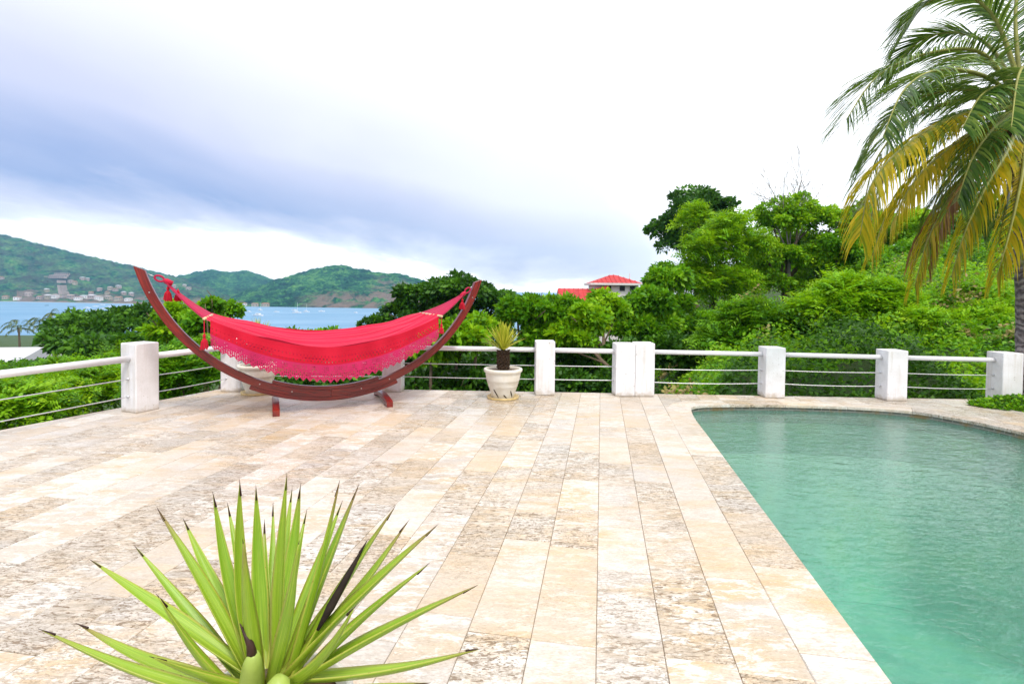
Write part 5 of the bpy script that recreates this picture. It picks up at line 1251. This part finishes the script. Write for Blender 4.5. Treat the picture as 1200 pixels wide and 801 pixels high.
# ------------------------------------------------------------------ far shore houses and boats
def far_house(px, py, hill, w_, dp, h, wallm, roofm, rz, label, seed):
    D = hill.hit(px, py); x = (px - 600) / F * D; z = float(hill.z(np.array([px]), np.array([D]))[0]); D -= 3
    t = thing('house', label, 'house', (x, D, z - 1.0), rz, group='houses on the far shore')
    cw = {'stucco_pink': 'pinkish', 'stucco_cream': 'cream', 'house_white': 'white'}[wallm]; cr = {'roof_tile_far': 'brown tiled', 'stucco_pink': 'pinkish', 'roof_grey': 'pale grey'}[roofm]
    t['label'] = f'{cw} house with a {cr} roof {label}'
    b = MB(); b.box((0, 0, h / 2), (w_, dp, h + 4)); b.build('wall', MAT[wallm], t)
    b = MB(); hw, hd = w_ / 2 + .6, dp / 2 + .6; z0 = h + 2
    b.add([(-hw, -hd, z0), (hw, -hd, z0), (hw, hd, z0), (-hw, hd, z0), (-hw * .6, 0, z0 + h * .4), (hw * .6, 0, z0 + h * .4)], [(0, 1, 5, 4), (1, 2, 5), (2, 3, 4, 5), (3, 0, 4), (3, 2, 1, 0)]); b.build('roof', MAT[roofm], t)
    nwin = max(2, int(w_ / 4))
    for k in range(nwin):
        b = MB(); b.box((-w_ / 2 + (k + .5) * w_ / nwin, -dp / 2 - .05, h * .5 + .8), (1.4, .2, 1.6)); b.build('window', MAT['window_dark'], t)
rr = random.Random(21)
SHORE = 'on the waterfront across the bay'
UP = 'among the trees of the hillside across the bay'
for px, py in ((8, 350), (22, 350.5), (48, 350), (58, 349.5), (66, 350), (84, 350), (93, 350.5), (100, 349), (109, 350), (117, 351), (128, 351), (140, 351.5), (152, 352), (211, 353), (219, 353.5), (262, 357.5), (276, 358), (285, 358), (300, 358.5), (312, 359)):
    far_house(px, py, h_left if px < 225 else h_head, rr.uniform(8, 15), rr.uniform(7, 9), rr.uniform(3, 5), rr.choice(('stucco_pink', 'stucco_cream', 'house_white')), rr.choice(('roof_tile_far', 'stucco_pink', 'roof_grey')), rr.uniform(-.3, .3), SHORE, 0)
for px, py in ((98, 327), (104, 328), (89, 333), (84, 331), (3, 327), (56, 342), (130, 339), (136, 341), (118, 340), (127, 344), (140, 337), (146, 345), (108, 345), (205, 337), (217, 336), (222, 339), (35, 346), (155, 346)):
    far_house(px, py, h_left, rr.uniform(7, 12), 7, rr.uniform(3, 4.5), rr.choice(('stucco_pink', 'stucco_cream', 'stucco_pink')), rr.choice(('roof_tile_far', 'stucco_pink', 'roof_grey')), rr.uniform(-.3, .3), UP, 0)
# terraced hotel and its stair track
D = h_left.hit(69, 325); x = (69 - 600) / F * D; z = float(h_left.z(np.array([69.]), np.array([D]))[0])
t = thing('hotel', 'wide pale terraced building above a stair track on the hillside across the bay', 'hotel', (x, D, z - 3))
for k in range(3):
    b = MB(); b.box((k * 4 - 3, k * 5 - 6, 2 + k * 4.5), (52 - k * 9, 7, 5)); w_ = b.build('terrace', MAT['stucco_pink'], t)
    for q0 in range(9 - k):
        b = MB(); b.box((k * 4 - 3 - (52 - k * 9) / 2 + (q0 + .7) * 5.4, k * 5 - 9.55, 2.2 + k * 4.5), (3.0, .25, 2.6)); b.build('window', MAT['window_dark'], w_)
D2 = h_left.hit(76, 349); z2 = float(h_left.z(np.array([76.]), np.array([D2]))[0]); a = Vector(((75 - 600) / F * D, D - 8, z + 1)); c = Vector(((76.5 - 600) / F * D2, D2, z2 + 1.5))
b = MB(); m_ = a
t2 = thing('stair_track', 'straight pale stair track climbing the hillside below the terraced building', 'stairs', tuple(c))
n_ = 14
for k in range(n_):
    f0, f1 = k / n_, (k + 1) / n_
    p0 = c.lerp(a, f0); p1 = c.lerp(a, f1)
    zz_ = max(float(h_left.z(np.array([p.x / p.y * F + 600]), np.array([p.y]))[0]) for p in (p0, p1)) + 2.0
    b = MB(); b.box((Vector((p0.x, p0.y, zz_)) + Vector((p1.x, p1.y, zz_))) / 2 - c, (6, (p1 - p0).length * 1.0, 5)); b.build('flight', MAT['stucco_pink'], t2)

def boat(px, py, L, kind, rz):
    p = gp(px, py, SEA_Z)
    lab = {'sail': 'white sailing boat with a bare mast moored in the bay', 'motor': 'white motor boat with a cabin moored in the bay', 'skiff': 'small dark open boat moored in the bay'}[kind]
    t = thing('boat', lab, 'boat', (p.x, p.y, SEA_Z), rz, group={'sail': 'sailing boats in the bay', 'motor': 'motor boats in the bay', 'skiff': 'small dark boats in the bay'}[kind])
    b = MB(); n_ = 10; B = L * .14; Hh = L * .10; vs = []
    for i in range(n_ + 1):
        f = i / n_; w_ = B * (math.sin(min(1, (1 - f) * 1.9) * math.pi / 2)) * (0.8 + 0.2 * min(1, f * 4)); x_ = (f - .5) * L
        vs += [(x_, -w_, Hh * (1 + .35 * f * f)), (x_, -w_ * .6, -Hh * .4), (x_, w_ * .6, -Hh * .4), (x_, w_, Hh * (1 + .35 * f * f))]
    b.add(vs, [(4*i+k, 4*(i+1)+k, 4*(i+1)+k+1, 4*i+k+1) for i in range(n_) for k in range(3)] + [(4*i+3, 4*(i+1)+3, 4*(i+1), 4*i) for i in range(n_)] + [(0, 1, 2, 3)]); b.build('hull', MAT['hull_dark' if kind == 'skiff' else 'hull_white'], t)
    if kind != 'skiff':
        b = MB(); b.box((-.05 * L, 0, Hh + L * .05), (L * .38, B * 1.3, L * .10)); b.build('cabin', MAT['hull_white'], t, bevel=.1)
        b = MB(); b.box((-.05 * L, 0, Hh + L * .06), (L * .30, B * 1.32, L * .03)); b.build('cabin_window', MAT['window_dark'], t)
    if kind == 'sail':
        b = MB(); b.tube([(.05 * L, 0, Hh), (.05 * L, 0, L * 1.25)], L * .012, 6); b.build('mast', MAT['hull_white'], t)
        b = MB(); b.tube([(.05 * L, 0, Hh + L * .18), (-.38 * L, 0, Hh + L * .18)], L * .014, 6); b.build('boom', MAT['hull_white'], t)
for px, py, L, kd in ((84, 359.5, 11, 'skiff'), (55, 358, 8, 'skiff'), (102, 361, 9, 'motor'), (113, 365.5, 15, 'motor'), (122, 362, 10, 'motor'), (139, 363.5, 7, 'skiff'), (129, 359.5, 9, 'motor'), (112, 359, 8, 'motor'), (155, 360, 9, 'skiff'),
                     (142, 359, 9, 'motor'), (120, 357.5, 8, 'motor'), (303, 370, 15, 'motor'), (292, 365.5, 8, 'motor'), (305, 363.5, 9, 'sail'), (324, 365.5, 7, 'motor'), (348, 366.5, 11, 'sail'), (359, 365.5, 9, 'sail'), (377, 365, 9, 'motor'), (417, 366.5, 7, 'motor'), (345, 363.5, 8, 'motor'), (212, 361, 9, 'motor')):
    boat(px, py, L, kd, rr.uniform(-.5, .5))

# ------------------------------------------------------------------ haze over the bay
USE_HAZE = True
if USE_HAZE:
    b = MB(); b.box((-300, 900, 90), (5200, 3400, 246)); hz = b.build('haze', None)
    m = bpy.data.materials.new('haze_air'); m.use_nodes = True; nt = m.node_tree; nt.nodes.clear()
    out = nd(nt, 'ShaderNodeOutputMaterial'); pv = nd(nt, 'ShaderNodeVolumePrincipled', {'Color': (0.28, 0.66, 1.0, 1), 'Density': 0.00017, 'Anisotropy': 0.2})
    nt.links.new(pv.outputs[0], out.inputs['Volume']); hz.data.materials.append(m); tag(hz, kind='stuff')
    hz.display_type = 'WIRE'
